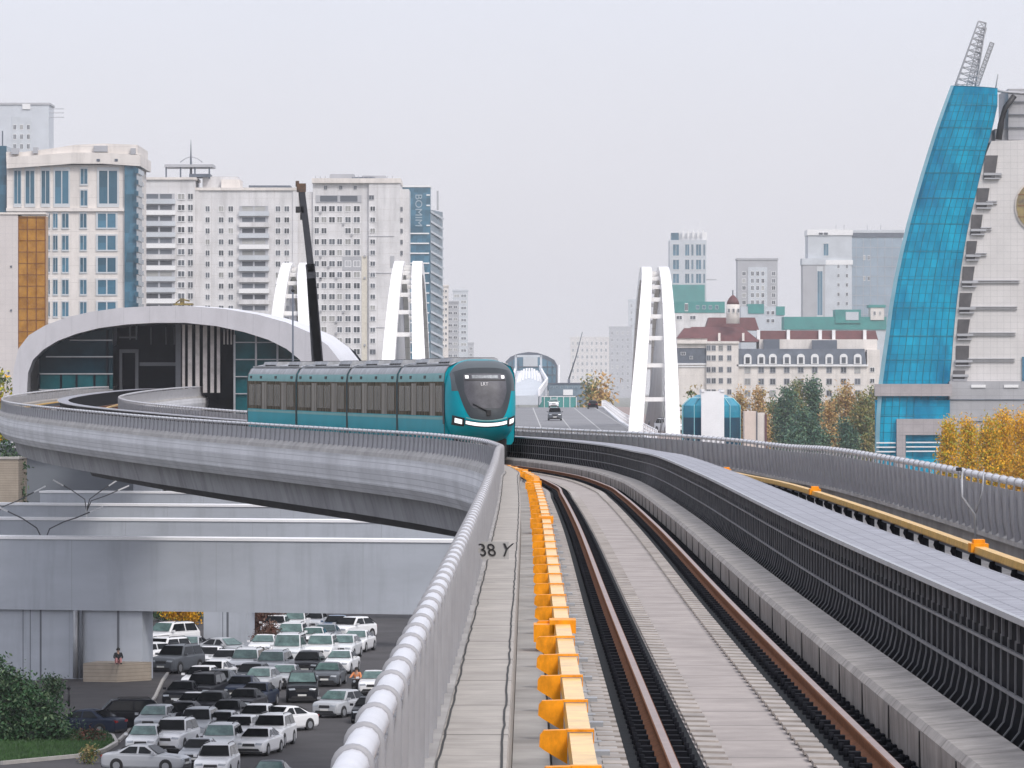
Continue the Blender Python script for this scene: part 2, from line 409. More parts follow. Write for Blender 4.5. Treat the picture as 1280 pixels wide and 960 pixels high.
while s < s_at(330):
    D = d_at(s); p, tt, r = frame(D)
    path = [p + r*l + Vector((0, 0, h)) for l, h in ((1.655, .80), (1.65, .34), (1.62, .20), (1.50, .05), (1.47, -.10))]
    bl.grid([[q - tt*.012 + r*.005 for q in path], [q - tt*.012 - r*.008 for q in path], [q + tt*.012 - r*.008 for q in path], [q + tt*.012 + r*.005 for q in path]], 0)
    path = [p + r*1.62 + Vector((0, 0, .78)), p + r*1.57 + Vector((0, 0, .955))]
    b.box(p + r*1.64 + tt*.28 + Vector((0, 0, .86)), (.02, .04, .13), 0, atan2(r.y, r.x))
    s += .57
bl.build('side_bar', M_barl, e)['kind'] = 'stuff'
b.build('edge_clip', M_barl, e)['kind'] = 'stuff'

# ------------------------------------------------------------------ covered conductor rails
def conductor(label, l0, sgn, step, near):
    t = thing('conductor_rail', label, 'power rail')
    wv = .17
    b = MB(); sweep(b, [(l0, .20), (l0+.012, .29), (l0+wv-.012, .29), (l0+wv, .20), (l0+wv-.01, .18), (l0+.01, .18)], .8, closed=True, caps=True); b.build('cover', M_orange, t)
    zb_ = .02 if near else .13
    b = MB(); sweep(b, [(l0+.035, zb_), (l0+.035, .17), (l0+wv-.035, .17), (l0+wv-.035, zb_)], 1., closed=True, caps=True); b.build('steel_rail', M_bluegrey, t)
    s = s_at(20); k = 0; far = MB(); farp = MB()
    while s < s_at(300):
        D = d_at(s); p, tt, r = frame(D)
        R = Matrix((r, tt, Vector((0, 0, 1)))).transposed()
        if near:
            pts = [(l0+.0, .31), (l0-.155, .305), (l0-.18, .275), (l0-.185, .20), (l0-.15, .175), (l0+.0, .085)]
            b = MB() if k < 50 else far
            b.prism([p + r*l + Vector((0, 0, h)) for l, h in pts], tt*.11, 0)
            b.prism([p + r*l + Vector((0, 0, h)) for l, h in ((l0-.005, .296), (l0-.005, .312), (l0+wv+.006, .312), (l0+wv+.006, .22), (l0+wv, .22), (l0+wv, .296))], tt*.11, 0)
            if k < 50: b.build('bracket', M_orange2, t)
            q = MB() if k < 50 else farp
            q.box(p + r*(l0+.26) + tt*.4 + Vector((0, 0, -.13)), (.16, .20, .1), 0, M=R); q.box(p + r*(l0+.08) + tt*.06 + Vector((0, 0, -.08)), (.10, .10, .24), 0, M=R)
            if k < 50:
                fo = q; fo.v = []; fo.f = []; fo.m = []; fo.uv = []; fo.smooth = []
                fo.box(p + r*(l0+.08) + tt*.06 + Vector((0, 0, -.08)), (.10, .10, .24), 0, M=R); fo.build('support_foot', M_steel, t)
                for dl, dt in ((.26, .4), (.25, 1.9)):
                    fo = MB(); fo.box(p + r*(l0+dl) + tt*dt + Vector((0, 0, -.13 if dt < 1 else -.15)), (.16, .20, .1) if dt < 1 else (.10, .14, .07), 0, M=R); fo.build('rail_clamp', M_steel, t)
        else:
            b = MB() if k < 60 else far
            b.box(p + r*(l0+.08) + Vector((0, 0, .0)), (.10, .12, .40), 0, M=R); b.box(p + r*(l0-.02) + Vector((0, 0, -.17)), (.34, .16, .05), 0, M=R)
            b.prism([p + r*l + Vector((0, 0, h)) for l, h in ((l0+.1, .17), (l0-.03, .17), (l0-.05, .1), (l0+.05, -.1))], tt*.05, 0)
            if k < 60: b.build('bracket', M_dark, t)
        s += step; k += 1
    if far.f: far.build('bracket', M_orange2 if near else M_dark, t)['kind'] = 'stuff'
    if farp.f: farp.build('support_foot', M_steel, t)['kind'] = 'stuff'
    # expansion joints: a raised sleeve over the cover
    for D in ((50.5, 92, 131, 160) if near else (56., 76., 118., 160.)):
        p, tt, r = frame(D); R = Matrix((r, tt, Vector((0, 0, 1)))).transposed(); b = MB()
        b.box(p + r*(l0+wv/2) + Vector((0, 0, .265)), (wv+.09, .5, .13), 0, M=R)
        if near: b.box(p + r*(l0-.1) + Vector((0, 0, .2)), (.2, .5, .17), 0, M=R)
        else: b.box(p + r*(l0+wv/2) + Vector((0, 0, .36)), (wv, .3, .06), 0, M=R)
        b.build('joint_sleeve', M_orange2, t)
    return t
conductor('orange covered power rail along the left of the foreground track', -1.49, -1, 3.4, True)
conductor('orange covered power rail on dark posts beside the far railing', 4.86, 1, 3.3, False)
# gutter floor under the near cover
g = thing('drain_channel', 'flat concrete gutter between the slab walkway and the orange cover', 'gutter')
b = MB(); sweep(b, [(-1.855, -.19), (-1.855, .02), (-1.60, .02), (-1.58, -.19)], 1., closed=True, caps=True); b.build('gutter_floor', M_gutter, g)
b = MB(); sweep(b, [(-1.575, -.192), (-1.575, -.12), (-1.08, -.12), (-1.07, -.192)], 1., closed=True, caps=True); b.build('gutter_bed', M_conc, g)
# small bent lamp / camera post standing by the far railing
cp = thing('camera_post', 'small thin post with dark head in front of far railing', 'post', tuple(at(84, 5.6, -.2)))
b = MB(); b.tube([(0, 0, 0), (0, 0, .75), (-.22, 0, 1.05), (-.22, 0, 1.5)], .02, 6); b.build('post', M_steel, cp)
b = MB(); b.tube([(0, 0, .75), (.12, 0, 1.15), (.14, 0, 1.5)], .012, 6); b.build('cable', M_steel, cp)
b = MB(); b.box((-.27, 0, 1.5), (.09, .12, .06)); b.build('camera_head', M_black, cp)
# ------------------------------------------------------------------ the train
M_teal   = mat('teal_paint', (.0, .30, .37), .4, amt=.08, nscale=.6, spec=.06)
M_teall  = mat('pale_teal_paint', (.17, .36, .36), .5, amt=.1, nscale=.6, spec=.15)
M_band   = mat('side_window_band', (.20, .17, .13), .3, amt=.3, nscale=2.2, c2=(.012, .011, .008), stretch=(1., 2.4, .1), spec=0)  # stretched streaks colour in the reflections along the windows
M_troof  = streaks(mat('train_roof', (.34, .35, .37), .5, amt=.25, nscale=1.5), .3, 2., 1.)
M_tmask  = mat('cab_mask', (.04, .048, .055), .35, amt=.2, nscale=.7, spec=.25)
M_tglass = mat('cab_glass', (.10, .10, .115), .4, amt=.35, nscale=1.0, spec=.2)
M_tcap   = mat('cab_cap_grey', (.085, .10, .11), .5, amt=.1, nscale=.6, spec=.3)
M_led    = mat('light_strip', (.9, .9, .9), .4, amt=0, emit=(1, 1, 1, .9))
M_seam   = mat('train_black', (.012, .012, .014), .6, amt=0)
M_disp   = mat('display_bar', (.30, .32, .34), .3, amt=.4, nscale=6)

tr = thing('metro_train', 'teal and silver four car train rounding the curve in front of the station', 'train')
HALF = [(1.20, .72), (1.30, .85), (1.335, 1.15), (1.345, 1.8), (1.345, 3.1), (1.31, 3.42), (1.18, 3.66), (.85, 3.82), (.4, 3.90), (0, 3.92)]
SEC = HALF + [(-x, z) for x, z in HALF[-2::-1]]
D_NOSE = 191.2
S0 = s_at(D_NOSE); CARL = 12.75
def car_body(f, L, parent):
    """body in its own frame: x right, y back from the front end, z above the rail"""
    b = MB()
    ys = [0, L]
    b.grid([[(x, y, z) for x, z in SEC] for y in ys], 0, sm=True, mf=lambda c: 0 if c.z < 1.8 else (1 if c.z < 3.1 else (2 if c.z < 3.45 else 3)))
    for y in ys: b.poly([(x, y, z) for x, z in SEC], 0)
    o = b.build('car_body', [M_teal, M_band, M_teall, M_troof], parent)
    o.matrix_local = f
    # windows and doors along each side, a hair proud of the skin
    for sg in (-1, 1):
        for y0, y1 in ((.5, 2.2), (3.9, 5.6), (5.75, 7.3), (9.0, 10.6), (10.75, 12.3)):
            w = MB(); w.bb(sg*1.335, sg*1.356, y0, y1, 1.95, 2.95); w.build('side_window', M_tglass2, o)
        for y0 in (2.35, 7.45):
            w = MB()
            for q in (0, .68): w.bb(sg*1.335, sg*1.36, y0+q, y0+q+.64, 1.80, 3.04)
            w.build('door', M_door, o)
        w = MB(); w.bb(sg*1.335, sg*1.352, 0.1, L-.1, 1.66, 1.76); w.build('stripe', M_teall, o)
        w = MB()
        for y in (.9, 5.0, 8.9, 11.6): w.bb(sg*1.30, sg*1.345, y, y+.5, 3.22, 3.34)
        w.build('grille', M_seam, o)
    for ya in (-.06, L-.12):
        w = MB(); w.grid([[(x*1.006, y, 2.1+(z-2.1)*1.004) for x, z in SEC] for y in (ya, ya+.18)], 0); w.build('gap_shade', M_seam, o)  # black band added to paint in the dark gap between cars
    for y0, y1 in ((1.2, 4.2), (7.2, 10.8)):
        w = MB(); n = 8
        w.prism([(-1.0, y0, 3.70), (-.86, y0, 4.0), (.86, y0, 4.0), (1.0, y0, 3.70)], (0, y1-y0, 0), 0)
        u = w.build('roof_unit', M_troof, o)
        g = MB()
        for k in range(6): g.bb(-.8, .8, y0+.2+k*.45, y0+.42+k*.45, 3.99, 4.02)
        for k in range(5): g.bb(-.99, -.90, y0+.2+k*.55, y0+.5+k*.55, 3.74, 3.86)
        g.build('fan_grille', M_seam, o)
    for x in (-1.08, 1.08):
        w = MB(); w.bb(x-.05, x+.05, .3, L-.3, 3.74, 3.80); w.build('roof_rail', M_troof, o)
    w = MB(); w.bb(-1.1, 1.1, .6, L-.6, .1, .36); w.build('underframe', M_seam, o)
    return o
M_tglass2 = mat('train_side_glass', (.15, .125, .09), .2, amt=.3, nscale=2.0, c2=(.006, .006, .005), stretch=(1., 2.4, .08), spec=.02)  # same reflection streaks put into the glass colour
M_door = mat('train_door', (.30, .27, .23), .3, amt=.3, nscale=2.5, c2=(.06, .052, .045), stretch=(1., 2.4, .1), spec=.02)  # paler reflection streaks put into the door colour
cars = []
for k in range(4):
    sa = S0 + 1.9 + k*(CARL+.28); sb = sa + CARL
    A = frame(d_at(sa))[0]; B = frame(d_at(sb))[0]
    yv = (B-A).normalized(); xv = yv.cross(Vector((0, 0, 1))).normalized(); zv = xv.cross(yv)
    m = Matrix((xv, yv, zv)).transposed().to_4x4(); m.translation = A
    cars.append(car_body(m, CARL, tr))
    if k < 3:
        A2 = B; B2 = frame(d_at(sb+.28))[0]
        g = MB(); g.grid([[(x*.93, y, z*.97+.05) for x, z in SEC] for y in (CARL-.1, CARL+.38)], 0)
        g.build('gangway', M_seam, cars[-1])
    if k == 0: M0 = m
# nose: a height field y(x,h) in front of car 1
A_, B_, HC, NP, NL = 1.335, 1.58, 2.36, 3.2, 1.9
def nr(x, h): return ((abs(x)/A_)**NP + (abs(h-HC)/B_)**NP)**(1/NP)
def ny(x, h): 
    r = min(1., nr(x, h)); slope = max(0, h-1.6)*.30
    return -NL*(1-r**3.6)**(1/1.7) + slope*max(0., 1-r**4)
def ring(r, n=72):
    pts = []
    for j in range(n):
        a = 2*pi*j/n; ca, sa = cos(a), sin(a)
        k = (abs(ca)**NP + abs(sa)**NP)**(-1/NP)
        x = A_*r*ca*k; h = HC + B_*r*sa*k; pts.append((x, ny(x, h) if r < 1 else 0., h))
    return pts
def nose_mat(c):
    x, h = abs(c.x), c.z
    # the dark mask: a rounded shield from roof to just above the lamps
    top = 3.62; bot = 1.30 + .35*(x/1.0)**4
    wid = 1.06 if h > 2.3 else 1.06 - .36*((2.3-h)/1.0)**2
    return 0
b = MB(); R_ = [1., .995, .985, .97, .95, .92, .89, .86, .82, .78, .73, .68, .62, .56, .5, .43, .36, .28, .2, .1, .02]
b.grid([ring(r) for r in R_], 0, closed=True, sm=True, mf=nose_mat)
nose = b.build('cab_nose', [M_teal, M_tmask, M_tcap], tr); nose.matrix_local = M0
def patch(name, fn, u0, u1, n, m, parent, off=.02, rows=8):
    """strip on the nose surface: fn(u) -> (x, h_low, h_high)"""
    b = MB(); G = []
    for i in range(n+1):
        x, a, c = fn(u0 + (u1-u0)*i/n); G.append([(x, ny(x, a+(c-a)*j/rows)-off, a+(c-a)*j/rows) for j in range(rows+1)])
    b.grid(G, 0, sm=True); return b.build(name, m, parent)
def mtop(x):       # highest point still on the front skin
    k = (1-(abs(x)/A_)**NP); return HC + B_*(max(0., .985**NP-(abs(x)/A_)**NP))**(1/NP)
def mlow(x): return 1.66 + 1.75*max(0., (abs(x)-.42)/.72)**2.3
patch('roof_cap', lambda u: (u, 2.75, max(2.76, mtop(u))), -1.20, 1.20, 48, M_tcap, nose, .012, 24)
patch('face_mask', lambda u: (u, mlow(u), 3.62-.12*abs(u)**3), -1.12, 1.12, 44, M_tmask, nose, .018, 20)
def screen(u):
    x = u; e = abs(u)/.80
    return x, 2.10 + .10*e**6 + (.5*max(0, e-.62)/.38)**1.5*1.5, 3.40 - .05*e**8
ws = patch('windscreen', screen, -.80, .80, 24, M_tglass, nose, .025)
patch('screen_frame', lambda u: (u, 3.13, 3.18), -.78, .78, 16, M_seam, nose, .035, 2)
patch('display_bar', lambda u: (u, 3.22, 3.34), -.5, .5, 12, M_disp, nose, .045, 3)
for sg in (-1, 1):
    patch('marker_lamp', lambda u: (u, 3.22, 3.33), sg*.68-.06, sg*.68+.06, 4, M_led, nose, .04, 2)
    patch('headlight', lambda u: (u, 1.50 + .3*max(0, abs(u)-.9), 1.66 + .3*max(0, abs(u)-.86)), sg*.90, sg*1.12, 6, M_led, nose, .03, 4)
    patch('lamp_surround', lambda u: (u, 1.42+.2*max(0, abs(u)-.9), 1.74+.3*max(0, abs(u)-.86)), sg*.82, sg*1.19, 6, M_seam, nose, .012, 4)
patch('light_strip', lambda u: (u, 1.42+.10*(u/.8)**2, 1.54+.10*(u/.8)**2), -.78, .78, 20, M_led, nose, .03, 2)
patch('strip_surround', lambda u: (u, 1.38+.10*(u/.8)**2, 1.57+.10*(u/.8)**2), -.8, .8, 20, M_seam, nose, .015, 2)
patch('rim_stripe', lambda u: (u, 1.61+.13*(u/.8)**2, 1.655+.13*(u/.8)**2), -.78, .78, 20, M_teall, nose, .02, 2)
w = MB(); w.tube([(.05, ny(.05, 1.98)-.06, 1.98), (-.25, ny(-.25, 2.13)-.06, 2.13), (-.52, ny(-.52, 2.27)-.06, 2.27)], .03, 6); w.box((.06, ny(.06, 1.93)-.05, 1.93), (.16, .06, .2)); w.build('wiper', M_seam, nose)
tx = text('LRT', .17, M_white, nose, (-.05, ny(0, 3.0)-.05, 3.0), (radians(90), 0, 0))
for sg in (-1, 1):      # cab side window and door
    w = MB(); w.bb(sg*1.335, sg*1.36, -.02, .36, 1.5, 3.05); w.build('cab_door', M_seam, cars[0])
w = MB(); w.bb(-1.0, 1.0, -.2, .6, .2, .95); w.build('underframe', M_seam, nose)
# ------------------------------------------------------------------ ground, road, river, kerbs
M_ground = mat('ground_soil', (.10, .11, .075), .9, amt=.35, nscale=.04, c2=(.13, .12, .10))
M_asph = mat('asphalt', (.075, .072, .075), .9, spec=.15, amt=.22, nscale=.18, bump=.1)
M_paved = mat('dark_paving', (.045, .04, .04), .9, amt=.3, nscale=.5)
M_kerb = mat('kerb_stone', (.40, .38, .36), .8, amt=.15, nscale=2)
M_grass = mat('grass_blade', (.035, .095, .02), .7, amt=.3, nscale=1.)
M_lawn = mat('lawn_soil', (.03, .065, .018), .9, amt=.4, nscale=1.)
g = MB()
for i in range(24):
    for j in range(28): 
        x0 = -4800+i*400; y0 = -300+j*400
        g.quad((x0, y0, 0), (x0+400, y0, 0), (x0+400, y0+400, 0), (x0, y0+400, 0))
tag(g.build('ground', M_ground), kind='structure')
def sheet(name, pts, z, m):
    b = MB(); b.poly([(x, y, z) for x, y in pts], 0); return tag(b.build(name, m), kind='structure')
def gp(px, py): D = GD(py); return ((px-CX)*D/F, D)
sheet('road', [(-60, 20), (45, 20), (45, 560), (-60, 560)], .004, M_asph)
# strip of dark paving between pier and kerb, kerb line, lawn
kl = [gp(232, 792), gp(240, 800), gp(236, 812), gp(222, 828), gp(205, 852), gp(196, 872), gp(182, 893), gp(162, 917), gp(150, 928)]
sheet('pavement', [gp(60, 800), gp(180, 796)] + kl + [gp(30, 935)], .13, M_paved)
b = MB()
for (x0, y0), (x1, y1) in zip(kl[:-1], kl[1:]):
    n = Vector((y1-y0, x0-x1, 0)).normalized()*.16
    b.prism([(x0, y0, 0), (x0+n.x, y0+n.y, 0), (x0+n.x, y0+n.y, .15), (x0, y0, .15)], (x1-x0, y1-y0, 0), 0)
tag(b.build('kerb', M_kerb), kind='structure')
lawn = [gp(0, 915), gp(62, 910), gp(110, 914), gp(138, 922), gp(143, 931), gp(128, 940), gp(95, 947), gp(0, 956)]
sheet('lawn', lawn, .14, M_lawn)
b = MB()
for (x0, y0), (x1, y1) in zip(lawn[1:-1], lawn[2:]):
    n = Vector((y1-y0, x0-x1, 0)).normalized()*-.2
    b.prism([(x0, y0, 0), (x0+n.x, y0+n.y, 0), (x0+n.x, y0+n.y, .18), (x0, y0, .18)], (x1-x0, y1-y0, 0), 0)
tag(b.build('kerb', M_kerb), kind='structure')
def inside(p, poly):
    x, y = p; c = False; j = len(poly)-1
    for i in range(len(poly)):
        if (poly[i][1] > y) != (poly[j][1] > y) and x < (poly[j][0]-poly[i][0])*(y-poly[i][1])/(poly[j][1]-poly[i][1])+poly[i][0]: c = not c
        j = i
    return c
b = MB(); rnd = random.Random(3); k = 0
xs = [q[0] for q in lawn]; ys = [q[1] for q in lawn]
while k < 9000:
    q = (rnd.uniform(min(xs), max(xs)), rnd.uniform(min(ys), max(ys)))
    if not inside(q, lawn): continue
    a = rnd.uniform(0, 6.28); h = rnd.uniform(.08, .26); dx, dy = cos(a)*.05, sin(a)*.05
    i = len(b.v); b.v += [Vector((q[0]-dx, q[1]-dy, .14)), Vector((q[0]+dx, q[1]+dy, .14)), Vector((q[0]+rnd.uniform(-.06, .06), q[1]+rnd.uniform(-.06, .06), .14+h))]; b.face((i, i+1, i+2)); k += 1
tag(b.build('grass', M_grass), kind='stuff')
sheet('river', [(-420, 760), (60, 760), (60, 1170), (-420, 1170)], .03, M_water)
# ------------------------------------------------------------------ portal beams under the viaduct
def portal(label, D, ptop, zb, x0, x1, piers, pm=M_beam):
    """beam along a line that recedes to the left"""
    t = thing('portal_beam', label, 'concrete beam', (0, D, 0), radians(-15.5), 'concrete cross beams over the car park road')
    zt = CZ - (ptop-HY)*D/F
    cs, sn = cos(radians(-15.5)), sin(radians(-15.5))
    def u(px, Dq=D):   # distance along the beam where its face appears at px
        k = (px-CX)/F; return k*D/(cs - k*sn)
    b = MB(); b.bb(u(x0), u(x1), 0, 2.4, zb, zt-.17); b.build('beam', M_beam, t)
    b = MB(); b.bb(u(x0)-.05, u(x1)+.05, -.07, 2.47, zt-.17, zt); b.build('coping', M_beamw, t)  # white edge paints in the sky-lit top of the beam
    for a, c, d0, d1, gr in piers:
        b = MB(); b.bb(u(a), u(c), d0, d1, 0, zb); pr = b.build('pier', pm, t)
        if gr:
            q = MB()
            for px, w in gr: q.bb(u(px)-w/2, u(px)+w/2, d0-.004, d0+.02, 0, zb)
            q.build('groove', M_pipe, pr)
    return t, u, zt
M_pipe = mat('pier_groove', (.12, .13, .15), .6, amt=.1, nscale=1)
b1, u1, z1 = portal('nearest and deepest grey cross beam, with a wide pier at its left end', 305, 675.5, 4.33, -60, 660, [(-60, 176, .25, 2.2, [(27, .05), (36, .05), (49, .12), (146, .16)])])
portal('second grey cross beam behind the nearest, resting on a slim pier', 348.5, 651.5, 4.33, -60, 650, [(253, 307, .25, 2.0, [(283, .16), (277, .05)])])
portal('third grey cross beam from the front, with a lamp rising behind it', 391.6, 633, 4.4, -60, 640, [(-40, 30, .3, 2, [])])
portal('farthest short grey cross beam, its left end in view under the viaduct', 438.5, 617, 4.5, 50, 420, [(60, 100, .3, 2, []), (360, 400, .3, 2, [])])
# drain pipes on the wide pier
dp = thing('drain_pipe', 'pair of grey pipes running down the wide pier', 'pipe', (0, 305, 0), radians(-15.5))
for px, r in ((94, .17), (101, .10)):
    b = MB(); x = u1(px); b.tube([(x, .05, .2), (x, .05, 4.32)], r, 10); b.build('pipe', M_steel if px < 100 else M_pipe, dp)
# stepped base at the foot of the wide pier
M_tan = lines(mat('tan_stone', (.34, .29, .235), .8, amt=.12, nscale=1.2), dv=.22, w=.03, lc=(.2, .17, .14), src='obj')
st = thing('stone_plinth', 'tan stone plinth at the right foot of the wide pier', 'plinth', (0, 305, 0), radians(-15.5))
b = MB(); xa, xb = u1(121), u1(188); b.poly([(xa, -2.2, 1.25), (u1(165), -2.2, 1.25), (xb, -.05, 1.25), (xb, .2, 1.25), (xa, .2, 1.25)])
b.prism([(xa, -2.4, 0), (u1(163), -2.4, 0), (xb, -.1, 0), (xb, .22, 0), (xa, .22, 0)], (0, 0, 1.24)); b.build('block', M_tan, st)
# street lamps with two raised arms
def lamp(label, px, py, D, arms):
    p = P(px, py, D); t = thing('street_lamp', label, 'street lamp', (p.x, D, 0), 0, 'double armed street lamps under the viaduct')
    b = MB(); b.tube([(0, 0, 0), (0, 0, p.z*.6), (0, 0, p.z)], [.11, .08, .06], 8); b.build('pole', M_steel, t)
    for path in arms:
        q = [P(x, y, D) - Vector((p.x, D, 0)) for x, y in path]
        q[-1].y -= .3
        b = MB(); b.tube([(0, 0, p.z-.4)] + q, .045, 6); a = b.build('arm', M_lamp, t)
        d = (q[-1]-q[-2]).normalized(); e = q[-1]
        h = MB(); yv = Vector((0, 1, 0)); zv = d.cross(yv).normalized(); h.box(e + d*.35, (.95, .28, .10), 0, M=Matrix((d, yv, zv)).transposed()); h.build('lamp_head', M_lhead, a)
M_lamp = mat('lamp_metal', (.09, .095, .105), .45, metal=.4, amt=.1)
M_lhead = mat('lamp_head', (.82, .83, .85), .4, amt=.05)
lamp('double armed lamp whose arms spread in front of the second cross beam', 55, 671, 326, [[(46, 660), (28, 648), (8, 638)], [(62, 661), (80, 652), (96, 647), (115, 639)]])
lamp('double armed lamp standing behind the third cross beam, bright heads raised', 108, 634, 398, [[(106, 624), (90, 613), (78, 606)], [(112, 624), (124, 615), (138, 606)], [(114, 626), (134, 619), (150, 612)]])
lamp('double armed lamp mostly outside the picture, one arm over the third beam', -12, 650, 366, [[(2, 634), (22, 626), (45, 614)], [(-22, 640), (-50, 625)]])
# ------------------------------------------------------------------ buildings
M_win  = mat('window_glass', (.075, .085, .10), .2, amt=0, rand=.6, spec=.35)
M_winb = cells(mat('blue_glass', (.055, .15, .22), .14, amt=.25, nscale=.15, rand=.3, spec=.5), 1.4, 1.75, .3)
M_curt = mat('curtained_glass', (.30, .30, .29), .3, amt=.2, nscale=1.2, rand=.3, spec=.3)
M_frame = mat('window_frame', (.72, .72, .73), .5, amt=0)
M_cream = streaks(lines(mat('cream_cladding', (.70, .655, .62), .7, amt=.08, nscale=.15), du=6.1, dv=3.05, w=.09, lc=(.56, .52, .49), src='obj'), .26, .35, .15)
M_whitew = streaks(lines(mat('white_render', (.645, .635, .645), .75, amt=.10, nscale=.12), du=3.4, dv=3.0, w=.09, lc=(.52, .50, .49), src='obj'), .3, .35, .12)
M_whiteb = mat('bluish_render', (.50, .53, .57), .7, amt=.1, nscale=.12)
M_greyw = mat('grey_render', (.38, .385, .41), .7, amt=.1, nscale=.12)
M_slate = mat('slate_roof', (.10, .12, .155), .6, amt=.2, nscale=.5)
M_redroof = mat('red_roof', (.12, .036, .038), .7, amt=.2, nscale=.4)
M_green = mat('green_netting', (.05, .27, .25), .7, amt=.3, nscale=.2, c2=(.04, .19, .19))
M_gold = mat('gold_glass', (.46, .225, .035), .3, amt=.35, nscale=.5, c2=(.24, .10, .012), spec=.3)
M_stone = lines(mat('stone_cladding', (.58, .56, .555), .7, amt=.07, nscale=.2), du=1.05, dv=1.0, w=.05, lc=(.42, .41, .41), src='obj')
M_stoneg = lines(mat('grey_stone', (.36, .36, .38), .7, amt=.1, nscale=.2), du=2.2, dv=1.1, w=.05, lc=(.26, .26, .28), src='obj')
M_mull = mat('mullion', (.5, .52, .54), .4, amt=0)
_wm = {}
def win_mesh(key, mats):
    if key not in _wm:
        b = MB(); f = .09
        # frame ring standing proud, pane set back, a mullion
        for x0, x1, z0, z1 in ((-.5, .5, .5-f, .5), (-.5, .5, -.5, -.5+f), (-.5, -.5+f, -.5+f, .5-f), (.5-f, .5, -.5+f, .5-f), (-.03, .03, -.5+f, .5-f)): b.bb(x0, x1, -.5, .5, z0, z1, 0)
        b.quad((-.5+f, -.15, -.5+f), (.5-f, -.15, -.5+f), (.5-f, -.15, .5-f), (-.5+f, -.15, .5-f), 1)
        me = bpy.data.meshes.new('window'); me.from_pydata([tuple(v) for v in b.v], [], b.f)
        for m in mats: me.materials.append(m)
        me.polygons.foreach_set('material_index', b.m); _wm[key] = me
    return _wm[key]
class Bld:
    def __init__(s, name, label, cat, D, group=None):
        s.D = D; s.t = thing(name, label, cat, (0, D, 0), 0, group); s.w = []
    def X(s, px, d=0): return (px-CX)*s.D/F
    def Z(s, py): return CZ-(py-HY)*s.D/F
    def box(s, name, px0, px1, py, m, dep=25, pyb=None, d0=0.):
        """box whose front face stands d0 behind the building line"""
        b = MB(); b.bb(s.X(px0), s.X(px1), d0, d0+dep, 0 if pyb is None else s.Z(pyb), s.Z(py)); return b.build(name, m, s.t)
    def win(s, px0, px1, py0, py1, kind='w', d0=0., name='window', yaw=None):
        s.w.append((px0, px1, py0, py1, kind, d0, name))
    def grid(s, xs, ys, w, h, kind='w', d0=0., skip=0.):
        for y in ys:
            for x in xs:
                if skip and random.random() < skip: continue
                s.win(x-w/2, x+w/2, y-h/2, y+h/2, kind, d0)
    def done(s):
        kinds = {'w': (M_frame, M_win), 'b': (M_mull, M_winb), 'd': (M_greyw, M_win), 'wc': (M_frame, M_curt), 'dc': (M_greyw, M_curt)}
        # largest in view first; past 100 the rest go into one mesh
        s.w.sort(key=lambda q: -(q[1]-q[0])*(q[3]-q[2]))
        rest = MB(); rk = None
        for i, (a, c, p, q, k, d0, nm) in enumerate(s.w):
            cx, cz = (s.X(a)+s.X(c))/2, (s.Z(p)+s.Z(q))/2; w, h = s.X(c)-s.X(a), s.Z(p)-s.Z(q)
            if i < 100:
                if k in 'wd' and random.random() < .16: k = k+'c'
                o = link(nm, win_mesh(k, kinds[k]), s.t, (cx, d0, cz)); o.scale = (w, .24, h)
            else:
                f = .06*min(w, h)+.04
                rest.bb(cx-w/2, cx+w/2, d0-.12, d0+.02, cz+h/2-f, cz+h/2, 0); rest.bb(cx-w/2, cx+w/2, d0-.12, d0+.02, cz-h/2, cz-h/2+f, 0)
                rest.bb(cx-.05, cx+.05, d0-.10, d0+.02, cz-h/2+f, cz+h/2-f, 0)
                rest.quad((cx-w/2, d0-.05, cz-h/2+f), (cx+w/2, d0-.05, cz-h/2+f), (cx+w/2, d0-.05, cz+h/2-f), (cx-w/2, d0-.05, cz+h/2-f), 1); rk = k
        if rest.f: rest.build('window', list(kinds[rk]), s.t)['kind'] = 'stuff'
        return s.t
fl = lambda a, st, n: [a + st*i for i in range(n)]

# far grey block at the top left
B = Bld('tower_block', 'bluish grey tower block rising behind the cream office block', 'tower block', 2800)
B.box('wall', -20, 61, 131, mat('pale_grey', (.52, .55, .60), .7, amt=.08, nscale=.1), 30); B.box('parapet', -21, 62.5, 128.5, M_greyw, 31, 131, -.6)
B.box('light_panel', 15, 39.5, 146, M_whiteb, .3, 190, -.3); B.grid([18.5, 27, 35.5], [159, 171, 183], 4, 7, d0=-.32)
for y in (135.5, 140.5, 146): B.box('roof_arm', 61, 80, y, M_greyw, .5, y+.9, 1)
B.box('roof_box', 28, 38, 130, M_frame, 2, 136.5, -.7)
B.done()
# cream office block with blue glass
B = Bld('office_block', 'cream office block with blue glass panels and a curved cornice', 'office block', 920)
B.box('wall', 8.5, 170, 206, M_cream, 26); 
def curved(name, pts, yb, m, d):   # cornice following a shallow curve
    b = MB(); tp = [(B.X(x), -d, B.Z(y)) for x, y in pts]; bt = [(B.X(x), -d, B.Z(y+yb)) for x, y in pts][::-1]; b.prism(tp + bt, (0, 26+d, 0)); return b.build(name, m, B.t)
curved('cornice', [(8, 190), (30, 190), (62, 186), (95, 181), (130, 179.5), (172, 181)], 12, M_cream, .4)
curved('cornice', [(9, 197), (50, 194), (90, 191), (130, 191), (176, 194)], 14, M_cream, 1.2)
for x0, x1, y in ((15, 24, 187), (42, 48, 186), (118, 135, 184), (164, 170, 187)): B.box('roof_unit', x0, x1, y-1.5, M_greyw, 2, y+6, -1.3)
for x in (123.5, 146): B.box('vent', x-2, x+2, 199, M_slate, .2, 202, -1.3)
M_bwin = 'b'
for x0, x1 in ((17, 27), (31, 44), (51, 63), (67, 87.5)): B.win(x0, x1, 209, 259, 'b', -.05)
